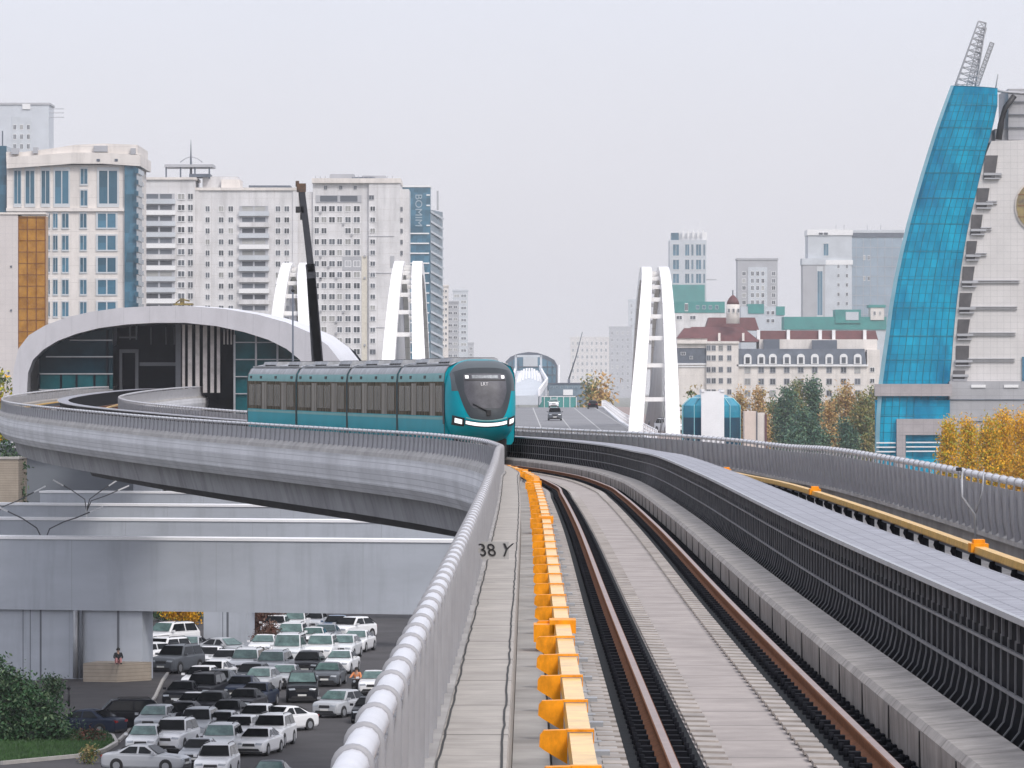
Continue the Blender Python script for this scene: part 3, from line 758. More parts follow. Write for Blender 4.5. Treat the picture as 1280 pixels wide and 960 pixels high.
for x0, x1, rows in ((100, 110, [(209, 232), (236, 259)]), (121.5, 149, [(209, 259)])):
    for a, c in rows: B.win(x0, x1, a, c, 'b', -.05)
for k in range(6):
    y0 = 265 + k*27.7
    for x0, x1 in ((60.5, 62.5), (66, 72.5), (77, 86.5), (99.5, 109), (120, 147)): B.win(x0, x1, y0, y0+21.5, 'b', -.05)
B.box('floor_band', 8, 156, 260, M_cream, .5, 264.2, -.45)
cor = B.box('glass_corner', 156, 171, 207, M_winb, 14, None, -.6)
b = MB()
for k in range(14):
    y = 211 + k*14; b.bb(B.X(169), B.X(173.8), -1.4, 12, B.Z(y+6), B.Z(y))
b.build('corner_bay', M_winb, B.t)
B.box('side_wing', -12, 7.5, 182, M_winb, 20, None, 1.); 
for x in (3,): B.box('roof_mast', 1, 2.2, 163, M_slate, .5, 182, 2)
B.done()
# stone block with gold glass strip
B = Bld('stone_block', 'pale stone building with a tall gold glass strip at the left edge', 'office block', 800)
B.box('wall', -40, 22.5, 268, lines(mat('beige_stone', (.56, .52, .51), .75, amt=.06, nscale=.2), du=1.1, dv=1.1, w=.05, lc=(.47, .44, .44), src='obj'), 20); B.box('roof_edge', -40, 57, 265.5, M_cream, 6, 268, -.2)
gl = B.box('glass_strip', 22.8, 56.5, 270, M_gold, 5, None, .3)
q = MB()
for x in fl(22.8, 11.2, 4): q.bb(B.X(x)-.06, B.X(x)+.06, .2, .3, 0, B.Z(270))
for k in range(14): y = 272+k*14.2; q.bb(B.X(22.8), B.X(56.5), .22, .3, B.Z(y+.5), B.Z(y))
q.build('mullion', M_rust, gl)
q = MB()
for x, y in ((14, 333), (14, 388), (11, 466)): q.bb(B.X(x)-.12, B.X(x)+.12, -.15, 0, B.Z(y)-.15, B.Z(y)+.15)
q.build('wall_lamp', M_slate, B.t); B.done()

# white residential complex
B = Bld('apartment_block', 'long white apartment block with a spire on its roof pavilion', 'apartment block', 1390)
B.box('wall', 176, 244, 224, M_whitew, 22, None, -2.); B.box('wall', 244, 372, 237, M_whitew, 24); B.box('roof_slab', 175, 246, 222, M_cream, 23, 225, -2.6); B.box('roof_slab', 243, 373, 234.5, M_cream, 25, 238, -.5)
B.box('roof_room', 252, 296, 220, M_whitew, 12, 236, 4); B.box('roof_room', 310, 362, 231, M_slate, 10, 236, 4); B.box('roof_room', 276, 300, 224, M_cream, 12, 236, 2)
for x in fl(207, 18, 4): B.box('pavilion_post', x-.9, x+.9, 205, M_slate, .6, 223, 2)
B.box('pavilion_roof', 205, 266, 205, M_greyw, 12, 208.5, 1.5); B.box('pavilion_roof', 236, 262, 217, M_slate, 10, 221, 1.5)
b = MB(); sx = B.X(237.5); b.tube([(sx, 4, B.Z(222)), (sx, 4, B.Z(203)), (sx, 4, B.Z(190)), (sx, 4, B.Z(174))], [.35, .3, .18, .05], 6); b.build('spire', M_slate, B.t)
b = MB(); b.tube([(B.X(224), 4, B.Z(202)), (B.X(231), 4, B.Z(197)), (sx, 4, B.Z(195)), (B.X(245), 4, B.Z(197)), (B.X(252), 4, B.Z(202))], .14, 5); b.build('pavilion_arch', M_greyw, B.t)
R1 = fl(246, 13.8, 13)
for k, y in enumerate(R1):
    B.win(180, 219, y-3.6, y+3.4, 'd', -2.1, 'balcony_window'); B.win(222.5, 232, y-4, y+4, 'w', -2.1); B.win(236, 241.5, y-4, y+4, 'w', -2.1)
for k, y in enumerate(fl(261, 13.8, 13)):
    for x, w in ((259.5, 6), (276.5, 7), (288.5, 7), (347.5, 7), (358.5, 7)): B.win(x-w/2, x+w/2, y-3.8, y+4)
    B.win(299.5, 335, y-3.6, y+3.2, 'd', -.05, 'balcony_window')
for k in range(13):
    for x0, x1, d0, y in ((179, 220, -2.5, 246+k*13.8+3.6), (298.5, 336.5, -.6, 261+k*13.8+3.4)): b = MB(); b.bb(B.X(x0), B.X(x1), d0-.35, d0+.5, B.Z(y+5.6), B.Z(y)); b.build('balcony_front', random.choice((M_whiteb, M_whiteb, M_whitew, M_frame)), B.t)
B.box('corner_strip', 243.5, 249, 238, M_whitew, .4, None, -.3); B.box('corner_strip', 366, 372.5, 238, M_whitew, .4, None, -.3)
B.done()
B = Bld('apartment_block', 'taller white apartment tower right of the spire block, behind the crane', 'apartment block', 1392)
B.box('wall', 391, 461, 228, M_whitew, 26); B.box('wall', 461, 500, 225, M_whitew, 24, None, -.8); B.box('wall', 372.5, 391, 240, M_whitew, 22, None, .6); B.box('side_wall', 500, 511, 236, M_whitew, 20, None, 2)
B.box('roof_slab', 390, 501, 223, M_cream, 26, 229, -1.2); B.box('roof_room', 412, 442, 217, M_greyw, 10, 223.5, 3); B.box('roof_room', 452, 482, 219, M_greyw, 10, 223.5, 3); B.box('roof_room', 440, 468, 221, M_slate, 6, 225, 1)
for x in fl(394, 6, 17): B.box('roof_post', x, x+.7, 219.5, M_greyw, .3, 223.2, .2)
B.grid([407, 426, 444, 464], [234.5], 3.6, 4.6, 'd', -.1)
B.win(395, 452, 244, 253, 'd', -.06, 'balcony_window')
for k, y in enumerate(fl(261, 13.75, 15)):
    for x, w in ((396, 6), (405, 7.4), (415, 8.4), (424.5, 7), (435, 8), (446, 9)):
        if random.random() < .93: B.win(x-w/2, x+w/2, y-4.1, y+4)
    B.win(462.5, 469.5, y-3.3, y+3.3, 'w', -.85)
    B.win(498.6, 503.2, y-2.9, y+3, 'w', 1.9)
B.win(464.5-3, 464.5+3, 247-3, 247+3, 'w', -.85)
B.box('grey_panel', 428, 452, 321, M_greyw, .3, 338, -.1); B.box('grey_panel', 488, 493, 320, M_greyw, .3, 335, -.9)
for y in (295, 341, 409): B.box('string_course', 461, 493, y, M_greyw, .3, y+.8, -.95)
B.box('yellow_panel', 452, 459, 320, mat('yellow_render', (.62, .58, .50), .7, amt=.1), .3, 452, -.1)
for k in range(16):     # air conditioner boxes on the facade
    x = random.choice((401, 411, 420.5, 429.5, 440, 456)); y = 261+13.75*random.randrange(15)+random.uniform(3, 5); b = MB(); b.bb(B.X(x-1.2), B.X(x+1.2), -.5, -.05, B.Z(y+1.6), B.Z(y-1)); b.build('air_conditioner', M_greyw, B.t)
B.done()
# blue glass tower with slanted balconies on its side
B = Bld('glass_tower', 'dark blue glass tower with slanted white balconies down its right side', 'tower block', 1560)
B.box('wall', 503, 538, 234, M_winb, 14); B.box('roof_edge', 502, 538.5, 231.5, M_frame, 14, 234, -.2); B.box('roof_post', 545.5, 548, 238, M_greyw, 1, 262, 4)
b = MB()
for k in range(16):
    y = 291 + k*12.4; b.bb(B.X(511), B.X(536.5), -.35, 0, B.Z(y+1.6), B.Z(y))
for y in (243, 256, 281): b.bb(B.X(504), B.X(511), -.35, 0, B.Z(y+1.6), B.Z(y)); b.bb(B.X(533), B.X(537.5), -.35, 0, B.Z(y+1.6), B.Z(y))
b.build('floor_band', M_frame, B.t)
# right side: a wing turned away, each storey a slanting balcony
x0, x1 = B.X(538), B.X(552)
b = MB(); b.prism([(x0, 0, 0), (x1, 22, 0), (x1, 26, 0), (x0, 14, 0)], (0, 0, B.Z(262))); b.build('side_wing', mat('side_blue', (.10, .17, .22), .3, amt=.2, nscale=.2), B.t)
for k in range(15):
    z = B.Z(262)-k*3.05; q = MB(); q.prism([(x0+.1, -.5, z-.2), (x1+.4, 20, z-1.9), (x1+.4, 20, z-2.6), (x0+.1, -.5, z-.9)], (0, .8, 0)); q.build('balcony', M_whiteb, B.t)
tx = text('BOMIM', 3.0, mat('dim_letters', (.30, .38, .44), .5, amt=0), B.t, (B.X(523), -.2, B.Z(263)), (radians(90), radians(90), 0)); tx.scale = (1.05, 1, 1)
B.done()
# paler towers farther along the avenue on the left
for lb, D, x0, x1, y, cm in (('pale pinkish tower just right of the blue glass tower', 2600, 551, 560, 356, M_cream), ('slim bluish tower between two paler ones behind the left arch', 3400, 559, 573, 376, M_greyw), ('hazy pale tower at the right end of the left skyline', 4600, 566, 584.5, 362, M_whiteb), ('lowest hazy block at the end of the left skyline', 5600, 580, 592, 428, M_greyw)):
    B = Bld('tower_block', lb, 'tower block', D); B.box('wall', x0, x1, y+2, cm, 20); B.box('roof_edge', x0-.6, x1+.6, y, cm, 21, y+2.2, -.5)
    for yy in fl(y+6, 7.6, 10): B.win(x0+1.2, (x0+x1)/2-.6, yy, yy+3.6, 'w', -.05); B.win((x0+x1)/2+.6, x1-1.2, yy, yy+3.6, 'w', -.05)
    B.done()
# hazy blocks right of the far station
for lb, D, x0, x1, y, cm in (('broad hazy pink block beyond the far thin crane', 9000, 713, 762, 421, M_cream), ('hazy grey slab tower left of the right arch', 8000, 762, 790, 408, M_greyw), ('faint hazy tower half hidden by the right arch', 8600, 786, 801, 374, M_whiteb)):
    B = Bld('tower_block', lb, 'tower block', D); B.box('wall', x0, x1, y+2, cm, 30); B.box('roof_edge', x0-.6, x1+.6, y, cm, 31, y+2.2, -.5)
    n = max(2, int((x1-x0)/6))
    for yy in fl(y+6, 8.5, 9):
        for i in range(n): xx = x0+2+i*(x1-x0-2)/n; B.win(xx, xx+2.6, yy, yy+4.4, 'w', -.05)
    B.done()

# ---------------- right side of the avenue
B = Bld('glass_tower', 'white gridded tower with blue glass above green netting', 'tower block', 2900)
B.box('wall', 837, 883, 300, M_whiteb, 22); B.box('crown', 848, 884, 290, M_frame, 3, 301, 3); B.box('glass_fin', 839, 848.5, 291, M_winb, 14, 300, .5)
for x in fl(853, 6.2, 5): B.box('crown_post', x, x+2, 287.5, M_frame, 2, 296, -.3)
for y0, y1 in ((304, 321), (323.5, 338), (341, 355)):
    for x0, x1 in ((840.5, 849.5), (856, 862), (864, 867), (869.5, 877), (879, 881.5)): B.win(x0, x1, y0, y1, 'b', -.05)
B.box('netting', 836.5, 881, 356, M_green, 23, 388, -.4); B.box('side_arm', 883, 896, 349, M_greyw, .5, 350.2, 2)
B.done()
B = Bld('office_block', 'mid grey block with rounded window bays behind the red roofs', 'office block', 3200)
B.box('wall', 922, 972, 324.5, M_greyw, 22); B.box('roof_edge', 921, 973, 322.5, M_greyw, 23, 325, -.5); B.box('bay', 935, 959, 334, M_whiteb, .6, None, -.5)
B.grid([930, 967], fl(342, 9, 6), 5, 5.6, 'w', -.05); B.grid([940.5, 947, 953.5], fl(342, 9, 6), 4, 6.2, 'w', -.55); B.done()
B = Bld('office_tower', 'large blue grey office tower with a stepped left side', 'office tower', 2700)
B.box('wall', 1010, 1065, 290, M_whiteb, 26); B.box('roof_edge', 1009, 1066, 287, M_frame, 27, 294, -.6); B.box('glass_wing', 1065, 1128, 296, mat('blue_grey_glass', (.27, .34, .41), .22, amt=.12, nscale=.08, spec=.6), 24, None, .6)
B.box('roof_edge', 1065, 1130, 291, M_slate, 25, 296.5, .2); B.box('roof_edge', 1064, 1130, 287.5, M_whiteb, 25, 291, 0)
B.box('wing', 1003.5, 1031, 325, M_greyw, 18, None, -1.2); B.box('roof_edge', 1002.5, 1032, 323, M_whiteb, 19, 331, -1.6); B.box('wing', 1031, 1064, 331, M_whiteb, 18, None, -.6); B.box('roof_edge', 1030, 1066, 325, M_frame, 1, 331, -.8)
B.win(1021, 1028.5, 333, 400, 'b', -1.25); B.win(1029, 1036, 303, 321, 'b', -.06); B.win(1022, 1036, 290.5, 294, 'w', -.7)
B.grid([1048, 1058.5], fl(333, 11.6, 6), 3, 5, 'w', -.65); B.grid([1080.5, 1086], [322, 348], 2.6, 6, 'w', .55)
for x in (1045, 1055, 1084, 1101): B.box('roof_antenna', x, x+.8, 281, M_greyw, .4, 288, 2)
q = MB()
for x in fl(1070, 9, 6): q.bb(B.X(x), B.X(x+.5), .45, .62, 0, B.Z(297))
for y in fl(309, 12, 9): q.bb(B.X(1065), B.X(1128), .47, .62, B.Z(y+.6), B.Z(y))
q.build('glass_grid', M_greyw, B.t); B.done()
# green roofed pieces behind the palace block
B = Bld('green_roofed_house', 'low building with green roofs behind the palace block, right', 'building', 2100)
B.box('wall', 985, 1108, 404, M_whiteb, 20); B.box('green_roof', 980, 1108, 396, M_green, 20, 412, -.5); B.box('turret', 1044, 1076, 387, M_green, 16, 404, -1); B.box('turret', 1088, 1105, 384, M_cream, 14, 400, -1); B.box('green_roof', 1086, 1107, 381, M_green, 15, 384.5, -1.3); B.box('green_panel', 1057, 1073, 390, M_whiteb, .3, 400, -1.2)
B.grid([1093, 1100], [391.5], 3, 5, 'w', -1.1); B.done()
B = Bld('green_roofed_house', 'narrow white building with green roof patches under the grey block', 'building', 2150)
B.box('wall', 926, 980, 383, M_whiteb, 16); B.box('green_roof', 935, 955, 380, M_green, 15, 392, -.3); B.box('green_roof', 970, 981, 383, M_green, 15, 394, -.3); B.grid([960, 966], [391, 401], 4, 5, 'w', -.1); B.done()
B = Bld('green_roofed_house', 'long white building with a green parapet under the gridded tower', 'building', 2120)
B.box('wall', 843, 907, 391, M_whitew, 16); B.box('green_roof', 843, 906, 377, M_green, 15, 391, -.2); B.grid([849, 866], [397], 8, 5, 'w', -.1)
B.win(856, 860, 379, 389, 'w', -.3); B.grid(fl(872, 8, 4), [384], 4, 5, 'b', -.3); B.done()

# palace like block with mansard roofs
B = Bld('palace_building', 'cream palace block with dark mansard roof, dormers and red roofs', 'building', 1650)
B.box('wall', 848, 884, 455, M_cream, 30, None, .5); B.box('mansard_roof', 847, 884, 434, M_slate, 28, 454, .2); B.box('wall', 883, 923, 428, M_cream, 30, None, -.6); B.box('wall', 922, 1084, 457, M_cream, 30, None, .2)
B.box('wall', 1084, 1100, 437, M_cream, 28, None, .6)
b = MB()
def hip(x0, x1, y0, y1, d0, d1, m, nm, ins=8, ip=0):   # roof with sloping front
    q = MB(); a, c = B.X(x0), B.X(x1); z0, z1 = B.Z(y1), B.Z(y0); k = B.X(CX+ins)
    q.v += [Vector(v) for v in ((a, d0, z0), (c, d0, z0), (c, d1, z0), (a, d1, z0), (a+k, d0+k*1.2, z1), (c-k, d0+k*1.2, z1), (c-k, d1-k, z1), (a+k, d1-k, z1))]
    for f in ((0, 1, 5, 4), (1, 2, 6, 5), (2, 3, 7, 6), (3, 0, 4, 7), (4, 5, 6, 7)): q.face(f)
    return q.build(nm, m, B.t)
hip(921, 1083, 436, 457, -.1, 26, M_slate, 'mansard_roof', 2.2); hip(845, 952, 408, 427, 6, 30, M_redroof, 'red_roof', 22); hip(846, 884, 410, 423, -.5, 14, M_redroof, 'red_roof', 10); hip(950, 1100, 413, 425, 8, 32, M_redroof, 'red_roof', 3); hip(884, 952, 396, 412, 16, 32, M_redroof, 'red_roof', 5)
B.box('attic_wall', 846, 884, 423, M_cream, 26, 435, 0); B.box('attic_wall', 950, 1098, 424, M_cream, 20, 440, 5); B.box('slate_box', 955, 975, 424, M_slate, 10, 436, 3); B.box('slate_box', 1016, 1047, 425, M_slate, 10, 436, 3)
for x in (949.5, 987, 1027, 1044, 1083): B.box('chimney', x-2, x+2, 412, M_frame, 2, 424, 7)
for x in (900, 930): B.box('chimney', x-1.4, x+1.4, 416, M_cream, 2, 426, 5)
B.box('cornice', 921, 1085, 455.5, M_frame, 2, 458, -.6); B.box('cornice', 846, 924, 426.5, M_cream, 30, 429.5, -1.1); B.box('cornice', 846, 884, 454, M_frame, 2, 456, 0)
# cupola
cx = B.X(917.5); b = MB()
b.tube([(cx, 8, B.Z(404)), (cx, 8, B.Z(380))], B.X(CX+8.5), 12); b.build('drum', M_cream, B.t); q = MB()
q.tube([(cx, 8, B.Z(y)) for y in (380, 377, 373, 370, 368)], [B.X(CX+r) for r in (8, 7.5, 5.5, 3, .6)], 12); q.build('cupola_roof', M_redroof, B.t); q = MB(); q.tube([(cx, 8, B.Z(368)), (cx, 8, B.Z(362))], .2, 5); q.build('finial', M_slate, B.t)
B.grid([912, 918, 924], [388], 3, 6, 'w', 8-B.X(CX+8.8))
dx = [934.5, 951.5, 966, 983.5, 1001, 1018.5, 1036.5, 1054.5, 1072]
for x in dx:
    b = MB(); a, c = B.X(x-4.8), B.X(x+4.8); pts = [(a, -.6, B.Z(456)), (c, -.6, B.Z(456))] + [((a+c)/2 + (c-a)/2*cos(t), -.6, B.Z(446.5) + (c-a)/2*.9*sin(t)) for t in [pi*i/8 for i in range(9)]]
    b.prism(pts, (0, 3, 0)); d = b.build('dormer', M_frame, B.t); q = MB(); q.bb(B.X(x-2.5), B.X(x+2.5), -.75, -.5, B.Z(454), B.Z(446.5)); q.build('pane', M_win, d)
for y in (462.5, 477, 491.5, 506): B.grid(dx, [y], 7.4, 8, 'd', .15)
for y in (435, 447.5, 462, 476, 490, 504): B.grid([885.5, 892, 901, 911.5], [y], 5.6, 7.2, 'd', -.65)
B.grid([1090.5], [462, 476, 490], 6, 6, 'w', .5)
B.win(851, 857, 440, 444, 'w', .1); B.win(862, 866, 445, 449, 'w', .1); B.box('belt_course', 848, 884, 457.5, M_frame, .5, 459, .2)
B.done()
# ------------------------------------------------------------------ the curved teal tower
M_tealg = lines(cells(mat('teal_glass', (.001, .38, .58), .2, amt=.3, nscale=.2, c2=(.001, .13, .27), spec=.12, stretch=(1, 1, .45)), 1.15, 1.35, .15), dv=1.35, w=.07, lc=(.003, .14, .22), src='obj')
M_tealp = mat('teal_edge_glass', (.22, .42, .50), .25, amt=.15, nscale=.2, spec=.6)
M_pinkg = lines(mat('pinkish_granite', (.36, .33, .34), .6, amt=.12, nscale=.4), du=1.6, dv=1.2, w=.06, lc=(.26, .24, .25), src='obj')
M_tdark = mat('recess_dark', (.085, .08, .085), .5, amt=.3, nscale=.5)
T = Bld('curved_tower', 'teal glass sail shaped tower bending to a point, with stone wing', 'tower', 800)
LE = [(1093, 600), (1093.5, 560), (1095, 520), (1098, 480), (1102, 450), (1106.5, 420), (1111, 385), (1117, 350), (1124.5, 315), (1133, 280), (1142, 248), (1151, 217), (1160, 188), (1169, 160), (1179, 132), (1188, 108)]
RE = [(1186, 600), (1186, 560), (1186, 520), (1187, 480), (1190, 450), (1192, 420), (1195.5, 385), (1199.5, 350), (1205, 315), (1211, 280), (1219, 248), (1226, 217), (1233, 188), (1241, 160), (1247, 132), (1247.5, 110)]
rows = []; rid = []
def dense(E, n=3):
    o = []
    for a, b in zip(E[:-1], E[1:]):
        for i in range(n): o.append((a[0]+(b[0]-a[0])*i/n, a[1]+(b[1]-a[1])*i/n))
    return o + [E[-1]]
LEd, REd = dense(LE), dense(RE)
NB = 10
for (xl, yl), (xr, yr) in zip(LEd, REd):
    r = []
    for j in range(NB+1):
        t = j/NB; x = T.X(xl)+(T.X(xr)-T.X(xl))*t; z = T.Z(yl+(yr-yl)*t)
        r.append((x, -2.2*(1-(2*t-.55)**2*.62) + .0, z))
    rows.append(r)
b = MB(); b.grid(rows, 0)
back = [[(r[0][0]+1.2, 9, r[0][2]), (r[-1][0], 9, r[-1][2])] for r in rows]
b.grid([[r[0], k[0]] for r, k in zip(rows, back)], 0); b.grid([[r[-1], k[1]] for r, k in zip(rows, back)], 0); b.grid(back, 0)
b.poly(rows[-1] + back[-1][::-1], 0); b.build('glass_shell', M_tealg, T.t)
b = MB()   # pale glass strip down the left edge
b.grid([[Vector(r[0])+Vector((-.12, 0, 0)), Vector(r[0])+Vector((-.1, -.25, 0)), Vector(r[1])*.45+Vector(r[0])*.55+Vector((0, -.5, 0))] for r in rows], 0); b.build('edge_glazing', M_tealp, T.t)
b = MB()   # mullion grid
for j in range(0, NB+1):
    pts = [Vector(r[j])+Vector((0, -.05, 0)) for r in rows[::2]]; b.tube(pts, .035 if j % 3 else .05, 4)
for k in range(0, len(rows), 1):
    if k % 3 == 0: b.tube([Vector(q)+Vector((0, -.05, 0)) for q in rows[k]], .04, 4)
b.build('mullion', mat('teal_mullion', (.01, .16, .22), .4, amt=0), T.t)
# bands and portal at the foot
T.box('stone_band', 1092, 1188, 480, M_pinkg, 1.2, 495, -2.9); T.box('portal_lintel', 1119, 1188, 523.5, M_pinkg, 1.6, 543.5, -3.2); T.box('portal_post', 1119, 1130, 543.5, M_pinkg, 1.5, None, -3.15)
for y in (552.5, 558, 563.5): T.box('canopy_band', 1094, 1118, y, M_frame, .3, y+1.6, -2.7); T.box('canopy_band', 1131, 1178, y-.5, M_frame, .3, y+1.1, -2.7)
T.box('low_glazing', 1093, 1186, 500, M_tealg, 1, 640, -1.9)
# stone wing with stepped dark openings next to the glass
b = MB()
edge = [(1186, 640), (1186, 478)] + [(x, y) for x, y in RE[3:12]] + [(1234, 190), (1240, 176), (1300, 174), (1300, 640)]
b.prism([(T.X(x), .8, T.Z(y)) for x, y in edge], (0, 24, 0)); b.build('stone_wing', M_stone, T.t)
tops = [(1231.5, 1248, 194, 223), (1222, 1237.5, 235, 260), (1215, 1229, 268, 293), (1209, 1222, 301, 325), (1204, 1219, 333, 358), (1200.5, 1216, 366, 391), (1198, 1213, 399, 424), (1195.5, 1212, 432, 457), (1192, 1207, 463, 475)]
for x0, x1, y0, y1 in tops:
    b = MB(); sk = (x1-x0)*.28 if y0 < 400 else 1
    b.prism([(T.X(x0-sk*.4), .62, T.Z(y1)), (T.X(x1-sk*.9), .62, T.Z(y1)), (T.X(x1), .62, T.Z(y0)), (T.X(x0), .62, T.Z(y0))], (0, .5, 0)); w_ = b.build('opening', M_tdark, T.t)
    b = MB(); b.bb(T.X(x0-1.5), T.X(x1+4), .2, .7, T.Z(y1-4), T.Z(y1-7)); b.bb(T.X(x0-1), T.X(x1+2), .2, .75, T.Z(y1+.8), T.Z(y1-.8)); b.build('balcony_rail', M_greyw, w_)
for y, x0, x1 in ((217, 1240, 1253), (251, 1233, 1247), (284, 1226, 1240), (316, 1219, 1234), (350, 1217, 1275), (383, 1214, 1272), (415.5, 1212, 1270), (448, 1210, 1269)):
    T.box('ledge', x0, x1, y, M_greyw, .45, y+1, .45); T.box('ledge', x0, x1, y+3, M_greyw, .45, y+3.7, .45)
for k in range(1): T.box('dark_glazing', 1278, 1300, 446, M_winb, .4, 478, .5)
T.box('podium', 1186, 1300, 476.5, M_stoneg, 10, None, -1.2); T.box('podium_band', 1186, 1300, 499, M_slate, .3, 500.3, -1.35); T.box('podium_band', 1196, 1300, 526, M_slate, .3, 527, -1.35)
for x in (1213, 1254): T.box('vent_panel', x, x+18, 481, M_frame, .2, 484.5, -1.4)
T.box('roof_block', 1262, 1300, 110, M_stoneg, 16, 174, 2.); T.box('roof_block', 1246, 1300, 160, M_stoneg, 10, 175, 3.)
for y in (126, 142, 158): T.box('roof_rail', 1262, 1300, y, M_slate, .3, y+.6, 1.6)
b = MB(); b.tube([(T.X(1249), 1, T.Z(174)), (T.X(1252), 1, T.Z(155)), (T.X(1257.5), 1, T.Z(134)), (T.X(1269), 1, T.Z(119))], .5, 6); b.build('dark_brace', M_black, T.t)
b = MB(); b.tube([(T.X(1245), 2, T.Z(112)), (T.X(1258), 2, T.Z(114)), (T.X(1300), 2, T.Z(117))], .22, 5); b.tube([(T.X(1249), 2, T.Z(92)), (T.X(1246), 2, T.Z(110))], .1, 4); b.build('roof_rail', M_greyw, T.t)
# gold roundel at the right edge of the picture
ex, ez = T.X(1293), T.Z(257); ra, rb_ = T.X(CX+24), T.X(CX+31)
def disc(k, y, d): return [(ex+ra*k*cos(2*pi*i/48), y, ez+rb_*k*sin(2*pi*i/48)) for i in range(48)]
b = MB(); b.prism(disc(1.0, .5, 0), (0, .4, 0)); em = b.build('roundel', mat('roundel_rim', (.55, .50, .46), .5, amt=.1), T.t)
b = MB(); b.prism(disc(.92, .35, 0), (0, .3, 0)); b.build('roundel_glass', mat('roundel_glass', (.40, .30, .10), .25, amt=.4, nscale=.5, c2=(.10, .08, .06), spec=.7), em)
b = MB()
for k in (-.5, 0, .5): b.bb(ex-ra*.85, ex+ra*.85, .28, .36, ez+rb_*k*.9-.06, ez+rb_*k*.9+.06); b.bb(ex+ra*k-.05, ex+ra*k+.05, .28, .36, ez-rb_*.7, ez+rb_*.7)
b.build('roundel_bar', M_rust, em)
# lattice masts on top
def lattice(nm, a, c, wa, wc, n, r):
    b = MB(); A = Vector((T.X(a[0]), 1, T.Z(a[1]))); C_ = Vector((T.X(c[0]), 1, T.Z(c[1]))); d = (C_-A).normalized(); xx = Vector((0, 1, 0)).cross(d).normalized()
    prev = None
    for k in range(n+1):
        t = k/n; p = A.lerp(C_, t); w = (wa+(wc-wa)*t)/2; q = [p+xx*w+Vector((0, -w, 0)), p-xx*w+Vector((0, -w, 0)), p-xx*w+Vector((0, w, 0)), p+xx*w+Vector((0, w, 0))]
        for i in range(4): b.tube([q[i], q[(i+1) % 4]], r*.8, 4, caps=False)
        if prev:
            for i in range(4): b.tube([prev[i], q[i]], r, 4, caps=False); b.tube([prev[i], q[(i+1) % 4]], r*.7, 4, caps=False)
        prev = q
    return b.build(nm, M_greyw, T.t)
lattice('lattice_mast', (1207.5, 108), (1228.5, 27), 3.1, 1.2, 11, .085); lattice('lattice_mast', (1222, 106), (1241, 53), .6, .6, 12, .07); lattice('lattice_mast', (1212, 108), (1231, 34), .8, .7, 12, .05)
T.done()

# ------------------------------------------------------------------ the station with its arched shell
M_shell = lines(mat('shell_panel', (.62, .62, .655), .42, amt=.06, nscale=.15, spec=.5), du=3., w=.05, lc=(.45, .45, .48), src='obj')
M_shellr = streaks(lines(mat('shell_rim', (.50, .495, .53), .5, amt=.06, nscale=.15), du=2.4, w=.04, lc=(.40, .40, .43), src='obj'), .14, .9, .3)
M_hall = mat('dark_glass', (.004, .028, .045), .1, amt=.4, nscale=.25, spec=.12)
M_hallt = mat('teal_hall_glass', (.006, .075, .09), .1, amt=.4, nscale=.3, spec=.15)
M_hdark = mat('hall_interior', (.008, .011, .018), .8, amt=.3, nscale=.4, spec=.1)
S = Bld('metro_station', 'station with a wide white arched shell over dark glass at the left', 'station', 474)
OUT = [(14, 560), (15.5, 492), (17, 462), (23, 436), (36, 419), (56, 407), (82, 397), (112, 390), (148, 385), (190, 382.5), (235, 382.5), (280, 386), (322, 393), (358, 403), (388, 416), (410, 432), (424, 450), (432, 472), (436, 500), (437, 560)]
INN = [(33, 560), (33.5, 492), (35, 466), (41, 450), (54, 437), (72, 426), (96, 417), (124, 410), (158, 405.5), (194, 403.5), (232, 403.5), (270, 407.5), (305, 415), (335, 424.5), (358, 436), (374, 449), (384, 464), (390, 482), (393, 505), (394, 560)]
def pts(E, y, k=0., dz=0.): return [Vector((S.X(x)+k*(225-x)*.002, y, S.Z(yy)+dz)) for x, yy in E]
b = MB(); rows = [pts(INN, 0), pts(OUT, -.05), pts(OUT, 1.2)]
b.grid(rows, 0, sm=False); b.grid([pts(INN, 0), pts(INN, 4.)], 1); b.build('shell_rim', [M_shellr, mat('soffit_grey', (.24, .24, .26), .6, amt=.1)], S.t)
b = MB(); rows = []
for y, g_ in ((1.2, .0), (12, .55), (28, .8), (52, .6), (74, -.6), (80, -2.2)):
    rows.append([Vector((p.x + (g_*.5 if p.x > S.X(225) else -g_*.5), y, p.z+g_*.35)) for p in pts(OUT, 0)])
b.grid(rows, 0, sm=True); b.build('shell', M_shell, S.t)
b = MB(); b.grid([pts(OUT, 80.2), pts([(225, 482)]*len(OUT), 80.2)], 0); b.build('rear_wall', M_hdark, S.t)
def infill(nm, x0, x1, yb, m, d):   # glass filling the opening between two picture columns
    top = []
    for i in range(25):
        x = x0+(x1-x0)*i/24
        for (ax, ay), (cx_, cy) in zip(INN[1:-1], INN[2:]):
            if ax <= x <= cx_ and cx_ > ax: top.append((x, ay+(cy-ay)*(x-ax)/(cx_-ax))); break
    b = MB(); b.poly([(S.X(x), d, S.Z(y)-.02) for x, y in top] + [(S.X(x1), d, S.Z(yb)), (S.X(x0), d, S.Z(yb))]); return b.build(nm, m, S.t)
gl = infill('glass_wall', 45, 138, 487, M_hall, 3.); gr = infill('glass_wall', 291, 388, 560, M_hallt, 3.)
b = MB(); b.bb(S.X(45), S.X(138), 2.9, 3.0, S.Z(488), S.Z(467.5)); b.build('lower_pane', M_hallt, gl)
for y, x0 in ((424.2, 84), (445, 54), (466.5, 46), (486.5, 45)):
    b = MB(); b.bb(S.X(x0), S.X(138), 2.75, 3.05, S.Z(y+1.4), S.Z(y)); b.build('transom', M_steel, gl)
b = MB()
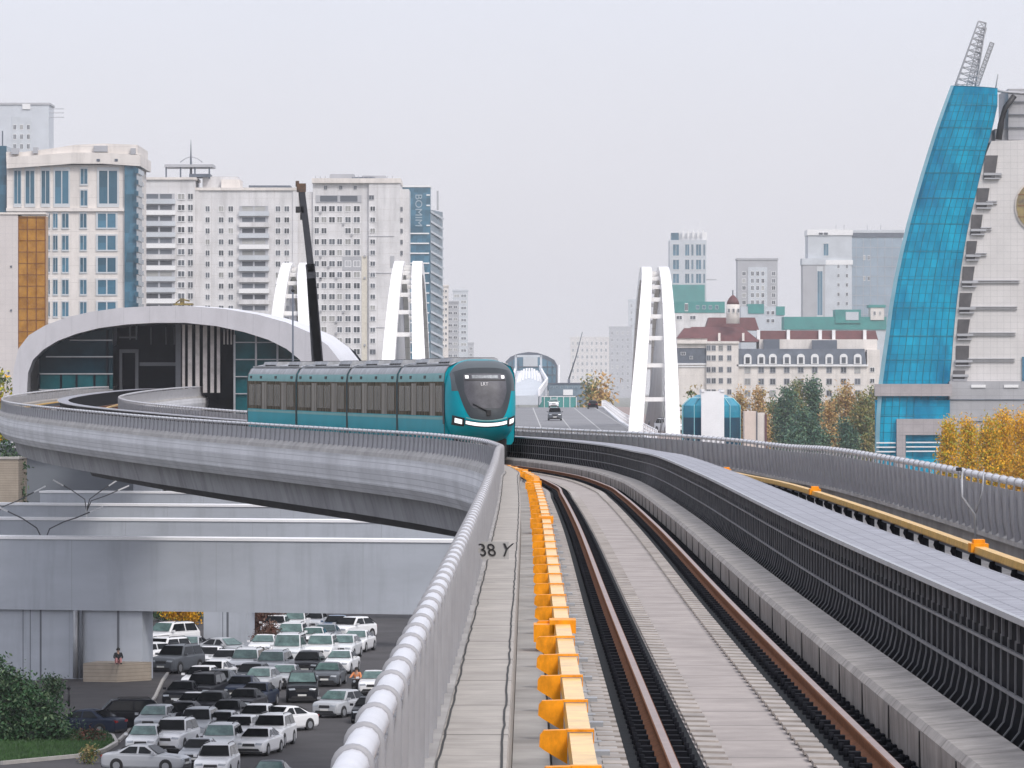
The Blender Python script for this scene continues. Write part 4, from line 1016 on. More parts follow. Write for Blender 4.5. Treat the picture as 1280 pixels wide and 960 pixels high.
for x in (45.5, 73, 92.5, 115, 132.5): b.bb(S.X(x)-.09, S.X(x)+.09, 2.8, 2.95, S.Z(488), S.Z(467))
b.bb(S.X(131)-.1, S.X(131)+.1, 2.8, 2.95, S.Z(467), S.Z(412)); b.build('mullion', M_hdark, gl)
for y, x1 in ((427, 340), (448.5, 372), (470, 385), (491.5, 390), (513, 392)):
    b = MB(); b.bb(S.X(291), S.X(x1), 2.75, 3.05, S.Z(y+1.3), S.Z(y)); b.build('transom', M_steel, gr)
b = MB()
for x in (291, 318, 345): b.bb(S.X(x)-.09, S.X(x)+.09, 2.8, 2.95, S.Z(558), S.Z(418))
b.build('mullion', M_steel, gr)
infill('hall_interior', 137, 292, 560, M_hdark, 9.)
# portal frames and hanging fins
for x0, x1, y0, y1, d in ((143, 146.5, 440, 494, 6.), (163, 167, 437, 494, 6.), (143, 167, 436, 440.5, 6.), (168, 216, 452.5, 457, 6.5), (215, 222, 404, 492, 5.), (156, 158, 404, 424, 5.5), (164, 166, 404, 424, 5.5), (143, 166, 420, 422, 5.6)):
    S.box('portal_frame', x0, x1, y0, M_steel2 if 'M_steel2' in globals() else M_pipe, .4, y1, d)
M_fin2 = mat('pale_fin', (.60, .56, .55), .5, amt=.25, nscale=.8)
for x, w_ in ((225.5, 3.4), (233.5, 5.2), (243, 5.2), (252.5, 5.2), (261.5, 4.6), (269.5, 4)):
    S.box('fin', x-w_/2, x+w_/2, 405, M_fin2, .3, 491, 4.6)
for x in (276.5, 281, 285.5, 290): S.box('short_fin', x-.9, x+.9, 411, M_fin2, .3, 430, 4.7)
for x in (183, 202, 212.5): S.box('hanger', x-.5, x+.5, 408, M_pipe, .3, 430, 6.)
# storeys below the deck
S.box('podium', -30, 190, 556, mat('podium_wall', (.17, .19, .22), .6, amt=.1, nscale=.2), 60, None, 2.); S.box('shaded_glazing', 190, 566, 562, M_hdark, 60, None, 4.)  # right-hand box coloured near-black for the shade under the viaduct
for x in (205, 250, 330, 450, 520): S.box('podium_column', x, x+7, 562, M_pipe, 1, None, 2.8)
S.box('deck_edge', 13, 437, 524, M_concd, 60, 560, .6)
# equipment on the roof
b = MB(); x = S.X(226); z = S.Z(382.4)
b.bb(x-.9, x+.9, 3, 4.6, z+.12, z+.3); b.tube([(x-.7, 3.5, z+.3), (x-.2, 3.5, z+.7), (x+.6, 3.4, z+.5)], .07, 5); b.bb(x-.3, x+.1, 3.2, 3.8, z+.3, z+.75); b.build('roof_winch', mat('winch_paint', (.30, .22, .05), .6, amt=.6, nscale=3, c2=(.03, .03, .03)), S.t)
S.done()
ter = Bld('planter_wall', 'tan planter ledge under the viaduct at the left edge', 'planter', 462); ter.box('wall', -40, 23, 574, M_tan, 8); ter.box('edge', -40, 24, 571.5, M_kerb, 8, 574, -.1); ter.done()

# thin mast and crane beside the station
m_ = thing('mast', 'thin grey mast with a ball tip in front of the station shell', 'mast', (S.X(369), 469, 0))
zt = CZ-(364-HY)*469/F
b = MB(); b.tube([(0, 0, 0), (0, 0, zt*.6), (0, 0, zt)], [.16, .11, .07], 8); b.build('pole', M_slate, m_)
b = MB(); b.tube([(0, 0, zt-.1), (0, 0, zt), (0, 0, zt+.14), (0, 0, zt+.28)], [.03, .17, .17, .02], 8); b.build('ball_tip', M_black, m_)
DCr = 450
cr = thing('mobile_crane', 'dark telescopic crane boom leaning back above the train', 'crane', (P(404, 500, DCr).x, DCr, 0))
q = lambda x, y: P(x, y, DCr) - Vector((P(404, 500, DCr).x, DCr, 0))
M_boom = mat('crane_boom', (.018, .02, .028), .5, amt=.1)
def seg(a, c, w0, w1, nm):
    A, C_ = q(*a), q(*c); d = (C_-A).normalized(); s_ = Vector((0, 1, 0)).cross(d).normalized(); b = MB()
    b.prism([A-s_*w0/2, A+s_*w0/2, C_+s_*w1/2, C_-s_*w1/2], (0, .6, 0)); return b.build(nm, M_boom, cr)
seg((420, 700), (387.5, 330), .8, .8, 'boom'); seg((389, 340), (377.5, 240), .6, .52, 'boom_extension'); seg((396, 452), (388.6, 348), 0.9, .75, 'boom_sleeve')
A = q(376.5, 236); b = MB(); b.box((A.x, .3, A.z+.1), (.8, .7, .75)); b.box((A.x-.35, .3, A.z+.45), (.3, .5, .5)); b.build('boom_head', mat('boom_head', (.16, .08, .04), .6, amt=.5, nscale=2, c2=(.02, .02, .02)), cr)
b = MB(); A = q(373.5, 240); b.tube([(A.x, .2, A.z), (A.x+.1, .2, q(374, 258).z)], .04, 4); B_k = q(374.5, 262); b.box((B_k.x, .2, B_k.z), (.7, .4, .55)); b.box((B_k.x+.15, .2, B_k.z-.6), (.22, .3, .6)); b.build('hook_block', M_black, cr)
b = MB(); b.bb(-1.3, 1.3, -4, 4.5, .7, 1.7); b.bb(-1.2, 1.2, -4.2, -2.2, 1.7, 3.0); b.bb(-.2, 1.6, .3, 2.6, 1.7, 3.2)
for y in (-3, -1.5, 1.5, 3): 
    for x in (-1.2, 1.2): b.tube([(x-.18, y, .55), (x+.18, y, .55)], .55, 12)
b.build('carrier', M_boom, cr)

# ------------------------------------------------------------------ arch bridge and its road
M_arch = streaks(lines(mat('arch_white', (.80, .79, .785), .5, amt=.05, nscale=.3), dv=2.4, w=.06, lc=(.55, .55, .55), src='obj'), .16, .8, .2)
M_archs = mat('arch_side', (.45, .455, .47), .55, amt=.06, nscale=.2)
def arch(label, X0, sp0, sp1, Xt, D0=588, D1=680, ztop=32., zb=11.):
    t = thing('bridge_arch', label, 'bridge arch', (X0, D0, zb), 0, 'white arches of the road bridge')
    n = 36
    def cpt(u):   # u in 0..1 along the span
        k = 4*u*(1-u); s0 = sp0 if u < .5 else sp1+.5; return Vector(((Xt-X0)*(k if u < .5 else 1.1-.1*k), (D1-D0)*u, (ztop-zb)*k**.86)), s0+(sp1-s0)*k
    for sg in (-1, 1):
        b = MB(); rows = []
        for i in range(n+1):
            c, s_ = cpt(i/n); x = c.x+sg*s_/2; w = .88; h = .8; w = .84-.24*4*(i/n)*(1-i/n)
            ta = (cpt(min(1, i/n+.01))[0]-cpt(max(0, i/n-.01))[0]).normalized(); nn = Vector((0, -ta.z, ta.y))
            o = Vector((x, c.y, c.z)); rows.append([o+Vector((-w, 0, 0))+nn*h, o+Vector((w, 0, 0))+nn*h, o+Vector((w, 0, 0))-nn*h, o+Vector((-w, 0, 0))-nn*h])
        b.grid(rows, 0, closed=True); b.build('rib', M_arch, t)
    for i in range(2, n-1, 2):
        c, s_ = cpt(i/n); b = MB(); b.bb(c.x-s_/2, c.x+s_/2, c.y-.3, c.y+.3, c.z-.25, c.z+.25); b.build('strut', M_arch, t)
    b = MB()
    for i in range(3, n-2):
        c, s_ = cpt(i/n)
        if c.z > 4: b.tube([(c.x-s_/2, c.y, c.z), (-sp0/2*.4, c.y, 1.2)], .05, 4); b.tube([(c.x+s_/2, c.y, c.z), (sp0/2*.4, c.y, 1.2)], .05, 4)
    b.build('hanger_cables', M_greyw, t)
    return t
arch('ladder like white arch on the right of the bridge road', 16.3, 4.4, 2.1, 17.6)
arch('ladder like white arch left of the bridge road, before the glass tower', -12.6, 4.4, 2.2, -12.75, ztop=32.7)
arch('white arch rising behind the station shell and the crane boom', -25.5, 5.2, 2.0, -26.6, ztop=32.5)
br = thing('road_bridge', 'wide grey road bridge running away behind the train', 'bridge')
M_road2 = lines(mat('bridge_asphalt', (.19, .19, .20), .8, amt=.14, nscale=.08), du=3.6, w=.14, lc=(.42, .42, .42))
def rz(D): return CZ - (5.75 - (D-560)*(2.0/340)) if D < 900 else CZ-3.75-(D-900)*.004
b = MB(); Ds = [520, 580, 640, 700, 760, 820, 900, 1000, 1150, 1400]
def xr(D): return 14.6 if D < 700 else 14.6 + (D-700)*.006
for a, c in zip(Ds[:-1], Ds[1:]):
    b.quad((-10, a, rz(a)), (xr(a), a, rz(a)), (xr(c), c, rz(c)), (-10, c, rz(c)), 0, ((-10, a), (xr(a), a), (xr(c), c), (-10, c)))
b.build('roadway', M_road2, br)
b = MB()
for a, c in zip(Ds[:-1], Ds[1:]):
    i = len(b.v); b.v += [Vector(v) for v in ((-10.6, a, rz(a)-.02), (20.5, a, rz(a)-.02), (20.5, a, rz(a)-1.9), (-10.6, a, rz(a)-1.9), (-10.6, c, rz(c)-.02), (20.5, c, rz(c)-.02), (20.5, c, rz(c)-1.9), (-10.6, c, rz(c)-1.9))]
    for f in ((0, 1, 5, 4), (1, 2, 6, 5), (2, 3, 7, 6), (3, 0, 4, 7)): b.face([i+k for k in f])
b.build('bridge_deck', M_concd, br)
for sx, nm in ((lambda D: xr(D)+.05, 'kerb'), (lambda D: -10.2, 'kerb')):
    b = MB()
    for a, c in zip(Ds[:-1], Ds[1:]): b.prism([(sx(a), a, rz(a)), (sx(a)+.35, a, rz(a)), (sx(a)+.35, a, rz(a)+.25), (sx(a), a, rz(a)+.25)], (sx(c)-sx(a), c-a, rz(c)-rz(a)))
    b.build(nm, M_white, br)
b = MB()
for a, c in zip(Ds[:-1], Ds[1:]): b.quad((xr(a)+.4, a, rz(a)+.1), (20.4, a, rz(a)+.1), (20.4, c, rz(c)+.1), (xr(c)+.4, c, rz(c)+.1))
b.build('footway', mat('brown_footway', (.26, .20, .18), .8, amt=.15, nscale=.3), br)
for D in (545, 640, 740, 860, 1000):
    b = MB(); b.bb(-9, 19, D-1, D+1, 0, rz(D)-1.9); b.build('pier', M_concd, br)
fr = thing('bridge_railing', 'white railing with posts along the bridge footway', 'railing'); 
for k in range(60):
    D = 535+k*7; b = MB(); b.bb(xr(D)+.5, xr(D)+.62, D-.06, D+.06, rz(D)+.1, rz(D)+1.35); b.build('post', M_white, fr)
for h in (.5, .85, 1.3):
    b = MB(); b.tube([(xr(D)+.56, D, rz(D)+h) for D in range(535, 950, 15)], .05, 5); b.build('rail', M_white, fr)
# hoarding, low building and far station on the avenue beyond
fb = Bld('low_building', 'low blue grey building across the far end of the avenue', 'building', 1300)
fb.box('wall', 686, 735, 480, mat('bluegrey_wall', (.16, .22, .27), .6, amt=.2, nscale=.3), 12); fb.box('roof_edge', 685, 736, 478.5, M_slate, 12, 480.5, -.2); fb.box('white_panel', 704, 716, 487, M_frame, .3, 494, -.2); fb.grid(fl(690, 6, 7), [484], 3, 2.4, 'b', -.05); fb.done()
hb = Bld('hoarding', 'teal hoarding along the far end of the bridge road', 'hoarding', 1240)
hb.box('panel', 672, 720, 496, M_green, .4); hb.box('top_rail', 672, 720, 495.2, M_frame, .6, 496.2, -.1)
for x in fl(672, 8, 7): hb.box('post', x, x+.8, 495.2, M_frame, .3, None, -.15)
hb.done()
FS = Bld('metro_station', 'small far station arch with blue glass above the white ramp', 'station', 1900)
A1 = [(630, 480), (632, 452), (638, 446), (648, 442), (660, 440), (672, 441), (684, 445), (693, 450), (697, 457), (697, 490)]
b = MB(); b.prism([(FS.X(x), 0, FS.Z(y)) for x, y in A1], (0, 60, 0)); b.build('shell', M_slate, FS.t)
b = MB(); b.prism([(FS.X(x), -.4, FS.Z(y)) for x, y in [(633, 478), (635, 454), (644, 448), (660, 445), (676, 447), (690, 453), (695, 460), (694, 488)]], (0, .3, 0)); b.build('glass_wall', mat('far_blue_glass', (.10, .20, .28), .2, amt=.25, nscale=.1), FS.t)
FS.box('light_panel', 654, 672, 446.5, M_whiteb, .3, 458, -.8)
q = MB()
for x in (640, 648, 676, 684, 690): q.bb(FS.X(x), FS.X(x+.7), -.7, -.4, 0, FS.Z(450))
for y in (458, 468): q.bb(FS.X(635), FS.X(695), -.7, -.4, FS.Z(y+.8), FS.Z(y))
q.build('mullion', M_slate, FS.t); FS.done()
fv = thing('far_viaduct', 'white far viaduct descending from the small far station', 'viaduct')
fa, fc = 1860, 1150
def fvp(px, py, D): return P(px, py, D)
Lp = [(645, 462, 1860), (643, 470, 1650), (640.5, 482, 1400), (636, 496, 1180)]; Rp = [(675, 462, 1860), (678.5, 470, 1650), (684, 480, 1400), (674, 495, 1180)]
b = MB(); b.grid([[fvp(a[0]+1, a[1]+1.5, a[2]), fvp(c[0]-1, c[1]+1.5, c[2])] for a, c in zip(Lp, Rp)], 0); b.grid([[fvp(a[0]-2, a[1]+9, a[2]), fvp(*a)] for a in Lp], 0); b.grid([[fvp(*a), fvp(a[0], a[1]+12, a[2])] for a in Rp], 0)
b.prism([fvp(634, 495, 1180), fvp(673, 494, 1180), fvp(673, 506, 1180), fvp(634, 506, 1180)], (0, 3, 0)); b.build('deck', M_whiteb, fv)
for nm, E in (('parapet', Lp), ('parapet', Rp)):
    b = MB()
    for a, c in zip(E[:-1], E[1:]):
        A, C_ = fvp(*a), fvp(*c); b.prism([A+Vector((-.25, 0, 0)), A+Vector((.25, 0, 0)), A+Vector((.25, 0, 1.6)), A+Vector((-.25, 0, 1.6))], C_-A)
    b.build(nm, M_white, fv)
for i in range(5):
    D = 1830-i*95; t = i/7; a = P(645-t*3, 462+t*12, D); c = P(676+t*4, 462+t*11, D)
    b = MB(); b.bb(a.x-.3, a.x+.3, D-.5, D+.5, a.z, a.z+5.2); b.bb(c.x-.3, c.x+.3, D-.5, D+.5, c.z, c.z+5.2); b.bb(a.x, c.x, D-.5, D+.5, a.z+4.7, a.z+5.2)
    if i < 2: b.build('gantry', M_whiteb, fv)
for i, (x, y0, y1, D) in enumerate([(645, 466, 486, 1500), (648.5, 463, 485, 1520), (652.5, 461, 484, 1560), (657, 460, 483, 1600), (661.5, 460, 483, 1620), (666, 460, 484, 1600), (670, 461, 485, 1560), (674.5, 463, 486, 1520), (678.5, 466, 487, 1500)]):
    a = P(x, y1, D); c = P(662+(x-662)*.72, y0, D); b = MB(); b.prism([a+Vector((-.3, 0, 0)), a+Vector((.3, 0, 0)), c+Vector((.3, 0, 0)), c+Vector((-.3, 0, 0))], (0, 1, 0)); b.build('slanted_post', M_white, fv)
tc_ = thing('crane', 'thin far crane jib leaning above the avenue trees', 'crane', tuple(P(713, 482, 2000)*Vector((1, 1, 0))) if False else (P(713, 482, 2000).x, 2000, 0))
o0 = Vector((P(713, 482, 2000).x, 2000, 0)); b = MB(); b.tube([P(711, 474, 2000)-o0, P(720, 446, 2000)-o0, P(728, 415, 2000)-o0], [.32, .26, .14], 6); b.build('jib', M_slate, tc_)
b = MB(); b.bb(-2.2, 2.2, -3, 3, 0, 3); b.tube([(0, 0, 2), P(711, 474, 2000)-o0], .5, 6); b.build('base', M_slate, tc_)
fp = thing('light_mast', 'slim white mast right of the small far station', 'mast', (P(697, 482, 1500).x, 1500, 0)); b = MB(); b.tube([(0, 0, 0), P(699, 456, 1500)-Vector((P(697, 482, 1500).x, 1500, 0))], [.3, .15], 6); b.build('pole', M_white, fp)

# ------------------------------------------------------------------ teal pavilion and booth right of the bridge
M_pav = lines(mat('pavilion_glass', (.006, .31, .43), .18, amt=.3, nscale=.3, c2=(.004, .17, .27), spec=.6), dv=2.1, w=.08, lc=(.2, .45, .5), src='obj')
pv = Bld('glass_pavilion', 'teal glass drum with a broad white slab up its front', 'pavilion', 520)
cx, rad = pv.X(890.5), pv.X(CX+37.5)
b = MB(); zt = pv.Z(493); rows = []
for z, k in ((0, 1), (pv.Z(515), 1.), (pv.Z(507), .985), (pv.Z(498), .74), (pv.Z(493.5), .5), (pv.Z(493), .0)):
    rows.append([(cx+rad*k*cos(2*pi*(i+.5)/10), 3+rad*k*sin(2*pi*(i+.5)/10), z) for i in range(10)])
b.grid(rows, 0, closed=True); b.build('glass_drum', M_pav, pv.t)
b = MB(); rows = []
for z, k in ((0, 1.004), (pv.Z(522), 1.004)): rows.append([(cx+rad*k*cos(2*pi*(i+.5)/10), 3+rad*k*sin(2*pi*(i+.5)/10), z) for i in range(10)])
b.grid(rows, 0, closed=True); b.build('lower_glazing', mat('pavilion_dark_glass', (.005, .06, .11), .15, amt=.3, nscale=.5), pv.t)
b = MB()
for i in range(10):
    a = 2*pi*(i+.5)/10; b.tube([(cx+rad*1.01*cos(a), 3+rad*1.01*sin(a), z) for z in (0, pv.Z(507))] + [(cx+rad*.75*cos(a), 3+rad*.75*sin(a), pv.Z(497.5))], .05, 5)
b.build('glazing_bar', mat('cyan_bar', (.3, .6, .66), .4, amt=0), pv.t)
pv.box('white_slab', 876.5, 905, 489, M_white, 5, None, -.4); pv.box('slab_edge', 876.5, 880.5, 486.5, M_white, 5, 490, -.5); pv.box('slab_edge', 900.5, 905, 487, M_white, 5, 490, -.5)
pv.done()
bo = Bld('ticket_booth', 'small cream booth right of the teal pavilion', 'booth', 512)
bo.box('wall', 930.5, 945.5, 514, mat('booth_cream', (.64, .54, .48), .6, amt=.05), 3); bo.box('wall', 946.5, 956, 516, mat('booth_white', (.66, .60, .56), .6, amt=.05), 3, None, .2); bo.box('dark_edge', 945.5, 946.8, 514, M_slate, 3, None, -.1); bo.box('dark_edge', 956, 958.5, 518, mat('maroon', (.14, .07, .08), .6, amt=.1), 3, None, .1); bo.done()
# ------------------------------------------------------------------ trees and shrubs
def leafm(n, c): return mat(n, c, .6, amt=.25, nscale=3, spec=.3)
LG = [leafm('leaf_dark_green', (.022, .062, .026)), leafm('leaf_green', (.04, .105, .04)), leafm('leaf_pale_green', (.11, .17, .085))]
LO = [leafm('leaf_olive', (0.230, 0.216, 0.068)), leafm('leaf_moss', (0.121, 0.176, 0.074)), leafm('leaf_tan', (0.324, 0.243, 0.108))]
LY = [leafm('leaf_yellow', (.78, .42, .008)), leafm('leaf_amber', (.80, .40, .006)), leafm('leaf_lime', (.42, .38, .02))]
LA = [leafm('leaf_apricot', (0.540, 0.324, 0.121)), leafm('leaf_straw', (0.486, 0.365, 0.135)), leafm('leaf_rust', (0.324, 0.189, 0.081))]
LT = [leafm('leaf_teal_green', (0.061, 0.142, 0.095)), leafm('leaf_sea_green', (0.121, 0.203, 0.108)), leafm('leaf_dark_teal', (0.038, 0.088, 0.068))]
LB = [leafm('leaf_brown', (.085, .04, .025)), leafm('leaf_dull_red', (.12, .045, .03)), leafm('leaf_dusty', (.20, .12, .09))]
M_bark = mat('bark', (.09, .07, .055), .9, amt=.3, nscale=3)
def tree(name, label, cat, x, y, blobs, leaf, n, mats, tr=.18, z0=0., group=None, seed=1, w=(.45, .35, .2), upr=0.):
    """blobs: (dx, dy, dz, rx, ry, rz) ellipsoids of the crown, metres from the foot"""
    R = random.Random(seed); t = thing(name, label, cat, (x, y, z0), 0, group)
    top = max(bz+rz_ for _, _, bz, _, _, rz_ in blobs)
    b = MB(); b.tube([(0, 0, 0), (R.uniform(-.1, .1), 0, top*.4), (R.uniform(-.25, .25), 0, top*.88)], [tr, tr*.7, tr*.15], 7)
    for bx, by, bz, rx, ry, rz_ in blobs: 
        h = max(.3, bz-rz_*.8); b.tube([(0, 0, min(h, top*.55)), (bx*.6, by*.6, (bz+h)/2), (bx, by, bz+rz_*.3)], [tr*.5, tr*.3, tr*.08], 5)
    b.build('trunk', M_bark, t)
    c = MB(); tot = sum(q[3]*q[5] for q in blobs)
    for bx, by, bz, rx, ry, rz_ in blobs:
        k = max(6, int(n*rx*rz_/tot/14))
        for _ in range(k):
            while True:
                p = Vector((R.uniform(-1, 1), R.uniform(-1, 1), R.uniform(-1, 1)))
                if .15 < p.length < 1 and R.random() < .35+p.length*.7: break
            cp = Vector((bx+p.x*rx, by+p.y*ry, bz+p.z*rz_)); mi = R.choices((0, 1, 2), w)[0]
            sp = leaf*R.uniform(1.4, 2.9)
            for _ in range(14):
                q = cp+Vector((R.gauss(0, sp), R.gauss(0, sp), R.gauss(0, sp*(.8+upr))))
                a = Vector((R.uniform(-1, 1), R.uniform(-1, 1), R.uniform(-1, 1)+upr*1.5)).normalized(); d = a.cross(Vector((R.uniform(-1, 1), R.uniform(-1, 1), R.uniform(-1, 1)))).normalized()
                s = leaf*R.uniform(.6, 1.25); m = mi if R.random() < .7 else R.choices((0, 1, 2), w)[0]
                i = len(c.v); c.v += [q-a*s, q+d*s*.45, q+a*s, q-d*s*.45]; c.face((i, i+1, i+2, i+3), m)
    c.build('crown', mats, t); return t
def tpx(name, label, cat, px, D, ptop, wpx, mats, leaf, n, seed, lobes=5, group=None, w=(.45, .35, .2), zlow=.12, upr=0., shape='round'):
    """a tree whose crown tops out at the height seen at ptop and is wpx picture units wide"""
    H = CZ-(ptop-HY)*D/F; r = wpx*D/F/2; R = random.Random(seed*17); bl = []
    for i in range(lobes):
        f = i/(lobes-1) if lobes > 1 else .5
        k = (1-abs(f-.4)*.9) if shape == 'round' else (1-f*.75 if shape == 'cone' else 1-abs(f-.45)*.5)
        z = H*(zlow+.12+(.86-zlow-.08)*f); rr = r*k*R.uniform(.7, .95)
        bl.append((R.uniform(-.45, .45)*r*(1 if shape == 'round' else .35), R.uniform(-.4, .4)*r, z, rr, rr, H*.62/lobes+rr*.22))
    bl[-1] = (bl[-1][0], bl[-1][1], H-bl[-1][5], *bl[-1][3:])
    return tree(name, label, cat, (px-CX)*D/F, D, bl, leaf, n, mats, max(.12, H*.013), 0., group, seed, w, upr)
G_ = 'autumn trees in front of the palace block'
for i, (px, D, pt, wp, ms, lf, n, sh, lb) in enumerate([
    (928, 1050, 484, 24, LA, .5, 1500, 'round', 'small apricot tree between the pavilion and the next orange tree'),
    (953, 1040, 482, 24, LA, .5, 1600, 'round', 'light orange tree above the booth, left of the green row'),
    (981, 990, 484, 30, LT, .5, 2200, 'col', 'bluish green tree at the left of the green row'),
    (998, 1000, 474, 26, LO, .5, 1800, 'col', 'olive tree with tan patches left of the tallest dark tree'),
    (1017, 1000, 472, 24, LT, .5, 2400, 'col', 'tallest dark green tree in the middle of the row'),
    (1012, 930, 512, 50, LT, .5, 3200, 'round', 'broad low dark green tree in front of the tallest one'),
    (1036, 960, 500, 18, LA, .5, 1000, 'col', 'slim tan tree just right of the broad dark tree'),
    (1056, 1020, 478, 40, LA, .5, 2200, 'round', 'pale orange tree near the curved tower'),
    (1055, 930, 524, 34, LT, .5, 1500, 'round', 'low dark shrub like tree under the pale orange one'),
    (968, 1060, 496, 30, LO, .5, 2000, 'round', 'olive tree filling the gap between the light orange and bluish trees'),
    (1038, 1060, 490, 34, LO, .5, 2200, 'round', 'moss green tree behind the slim tan one'),
    (1092, 1010, 484, 30, LO, .5, 2200, 'col', 'olive tree half hidden by the edge of the curved tower'),
    (1000, 905, 536, 44, LT, .5, 2200, 'round', 'lowest dark green tree before the row, close to the far railing'),
    (1079, 960, 492, 36, LO, .5, 2600, 'col', 'olive green tree standing against the curved tower')]):
    tpx('autumn_tree', lb, 'tree', px, D, pt, wp, ms, lf*.62, int(n*2.3), 20+i, 5, G_, zlow=.1, shape=sh)
G2 = 'yellow poplars at the foot of the curved tower'
for i, (px, pt, wp, lb) in enumerate([(1184, 524, 34, 'yellow poplar nearest the tower portal, leftmost of the yellow row'), (1211, 522, 36, 'amber poplar second from the left in the yellow row'), (1236, 522, 34, 'thin yellow poplar in the middle of the yellow row'), (1256, 512, 36, 'tallest orange yellow poplar in front of the stone wing'), (1279, 516, 40, 'bright orange poplar at the right edge of the picture')]):
    tpx('poplar', lb, 'tree', px, 610+(i % 2)*18, pt, wp, LY, .17, 9500, 50+i, 6, G2, w=((.5, .35, .15) if i > 2 else (.4, .25, .35)), zlow=.1, upr=.5, shape='col')
tpx('autumn_tree', 'brown tree beside the far avenue, left of a golden one', 'tree', 737, 1120, 462, 24, LO, .5, 1400, 71, 4)
tpx('autumn_tree', 'golden tree standing alone beside the far avenue', 'tree', 749, 1100, 473, 24, LA, .5, 1500, 72, 4)
tpx('autumn_tree', 'yellow green tree left of the station shell', 'tree', 2, 560, 462, 34, [LY[2], LO[1], LY[0]], .32, 2200, 73, 5)
tpx('autumn_tree', 'olive yellow tree between the right arch and the pavilion', 'tree', 866, 760, 482, 20, LO, .4, 900, 74, 4)
for px, pt, wp, lb in ((4, 540, 20, 'tall green shrub at the left edge above the planter ledge'), (17, 546, 16, 'smaller green shrub beside the end of the planter ledge')):
    tpx('shrub', lb, 'shrub', px, 466, pt, wp, LG, .22, 1500, 80+px, 4, None)
# bushes seen through the gaps below the nearest beam
def bush(lb, px, pb, pt, wp, mats, leaf, n, seed, w=(.45, .35, .2), D=None):
    D = D or GD(pb); H = max(.8, (pb-pt)*D/F); r = wp*D/F/2; R = random.Random(seed)
    bl = [(R.uniform(-.6, .6)*r, R.uniform(-.6, .6)*r*.5, H*(.35+.3*R.random()), r*.55, r*.5, H*.38) for _ in range(6)] + [(0, 0, H*.72, r*.5, r*.4, H*.28)]
    return tree('bush', lb, 'bush', (px-CX)*D/F, D, bl, leaf, n, mats, .06, 0., None, seed, w)
bush('orange topped bush seen under the beam between the two piers', 229, 800, 762, 46, LY, .12, 5200, 91, (.5, .45, .05), 386)
bush('green bush under the beam just left of the orange topped bush', 192, 804, 778, 26, LG, .13, 3000, 92, D=400)
bush('long low green bush in front of the orange topped bush', 226, 806, 788, 60, [LG[0], LG[1], LB[0]], .11, 4200, 93, D=392)
bush('brown bush right of the slim pier', 326, 815, 766, 44, LB, .11, 5200, 94, (.5, .3, .2), 368)
bush('dusty red bush reaching down to the queue of white cars', 334, 828, 790, 28, LB, .10, 3200, 95, (.3, .35, .35), 345)
bush('dark green bush behind the brown bush, under the beam', 318, 800, 764, 36, [LG[0], LG[1], LB[1]], .13, 3600, 96, D=392)
lw = Bld('low_wall', 'dull red low wall behind the parked cars, seen under the beam', 'wall', 384); lw.box('wall', 170, 258, 789, mat('dull_red_brick', (.16, .075, .06), .85, amt=.3, nscale=1.), .4); lw.box('coping', 169, 259, 787.6, M_kerb, .5, 789.4, -.05); lw.done()
# big leafy bush in the lower left corner
x0 = (28-CX)*262/F
bl = [(-1.6, 0, 1.6, 1.5, 1.2, 1.9), (-.4, -.4, 1.9, 1.4, 1.2, 2.0), (.6, .2, 1.4, 1.3, 1.1, 1.6), (1.6, 0, 1.1, 1.0, 1., 1.3), (-2.4, .3, 2.6, 1.1, 1., 1.6), (-1., .3, 3.1, 1.0, .9, 1.0), (2.2, -.3, .7, .8, .8, .9), (.3, .5, 2.7, .7, .7, .9), (1.1, -.6, .6, 1.2, 1., .8), (-.8, -.9, .7, 1.6, .9, .9)]
tree('bush', 'large leafy green bush in the lower left corner', 'bush', x0, 258, bl, .125, 15000, LG, .09, 0., None, 5, (.42, .36, .22))
bush('small bush with grey green leaves against the wide pier', 66, 880, 846, 26, [LG[2], LG[1], LG[0]], .11, 900, 97, (.5, .3, .2), 292)
bush('low flowering shrub with dull red leaves beside the dark saloon', 116, 926, 908, 34, [LB[1], LG[0], LB[0]], .09, 700, 98, (.4, .4, .2), 257)
bush('dry tufted shrub at the lawn corner beside the silver saloon', 112, 958, 938, 22, [LO[0], LO[2], LG[1]], .08, 700, 99, (.4, .35, .25), 244)

# ------------------------------------------------------------------ cars
def paint(n, c, r=.28): return mat(n, c, r, amt=.03, nscale=1., spec=.35, coat=.25)
def paintd(n, c): return mat(n, c, .3, amt=.03, nscale=1., spec=.1)
PNT = {'white': paint('white_car_paint', (.74, .745, .76)), 'pearl': paint('pearl_car_paint', (.62, .635, .655)), 'silver': paint('silver_car_paint', (.40, .415, .44)), 'black': paintd('black_car_paint', (.012, .013, .017)), 'grey': paintd('grey_car_paint', (.10, .11, .125)), 'blue': paint('blue_car_paint', (.12, .17, .25)), 'navy': paintd('navy_car_paint', (.02, .028, .05))}
M_cg = mat('car_glass', (.004, .005, .006), .06, amt=0, spec=.06); M_cgl = mat('car_glass_pale', (.13, .21, .20), .1, amt=.35, nscale=1.3, spec=.3, c2=(.025, .045, .045)); M_cgs = mat('car_side_glass', (.008, .010, .012), .06, amt=0, spec=.15)  # mottling of the pale windscreen glass stands in for reflections
M_tyre = mat('tyre', (.014, .014, .015), .8, amt=0); M_rim = mat('wheel_rim', (.34, .35, .37), .35, metal=.6, amt=0); M_trim = mat('black_trim', (.018, .018, .02), .5, amt=0)
M_hl = mat('headlamp', (.34, .37, .41), .15, amt=0, spec=.8); M_tl = mat('tail_lamp', (.30, .012, .015), .25, amt=0); M_plate = mat('number_plate_white', (.66, .66, .64), .5, amt=0)
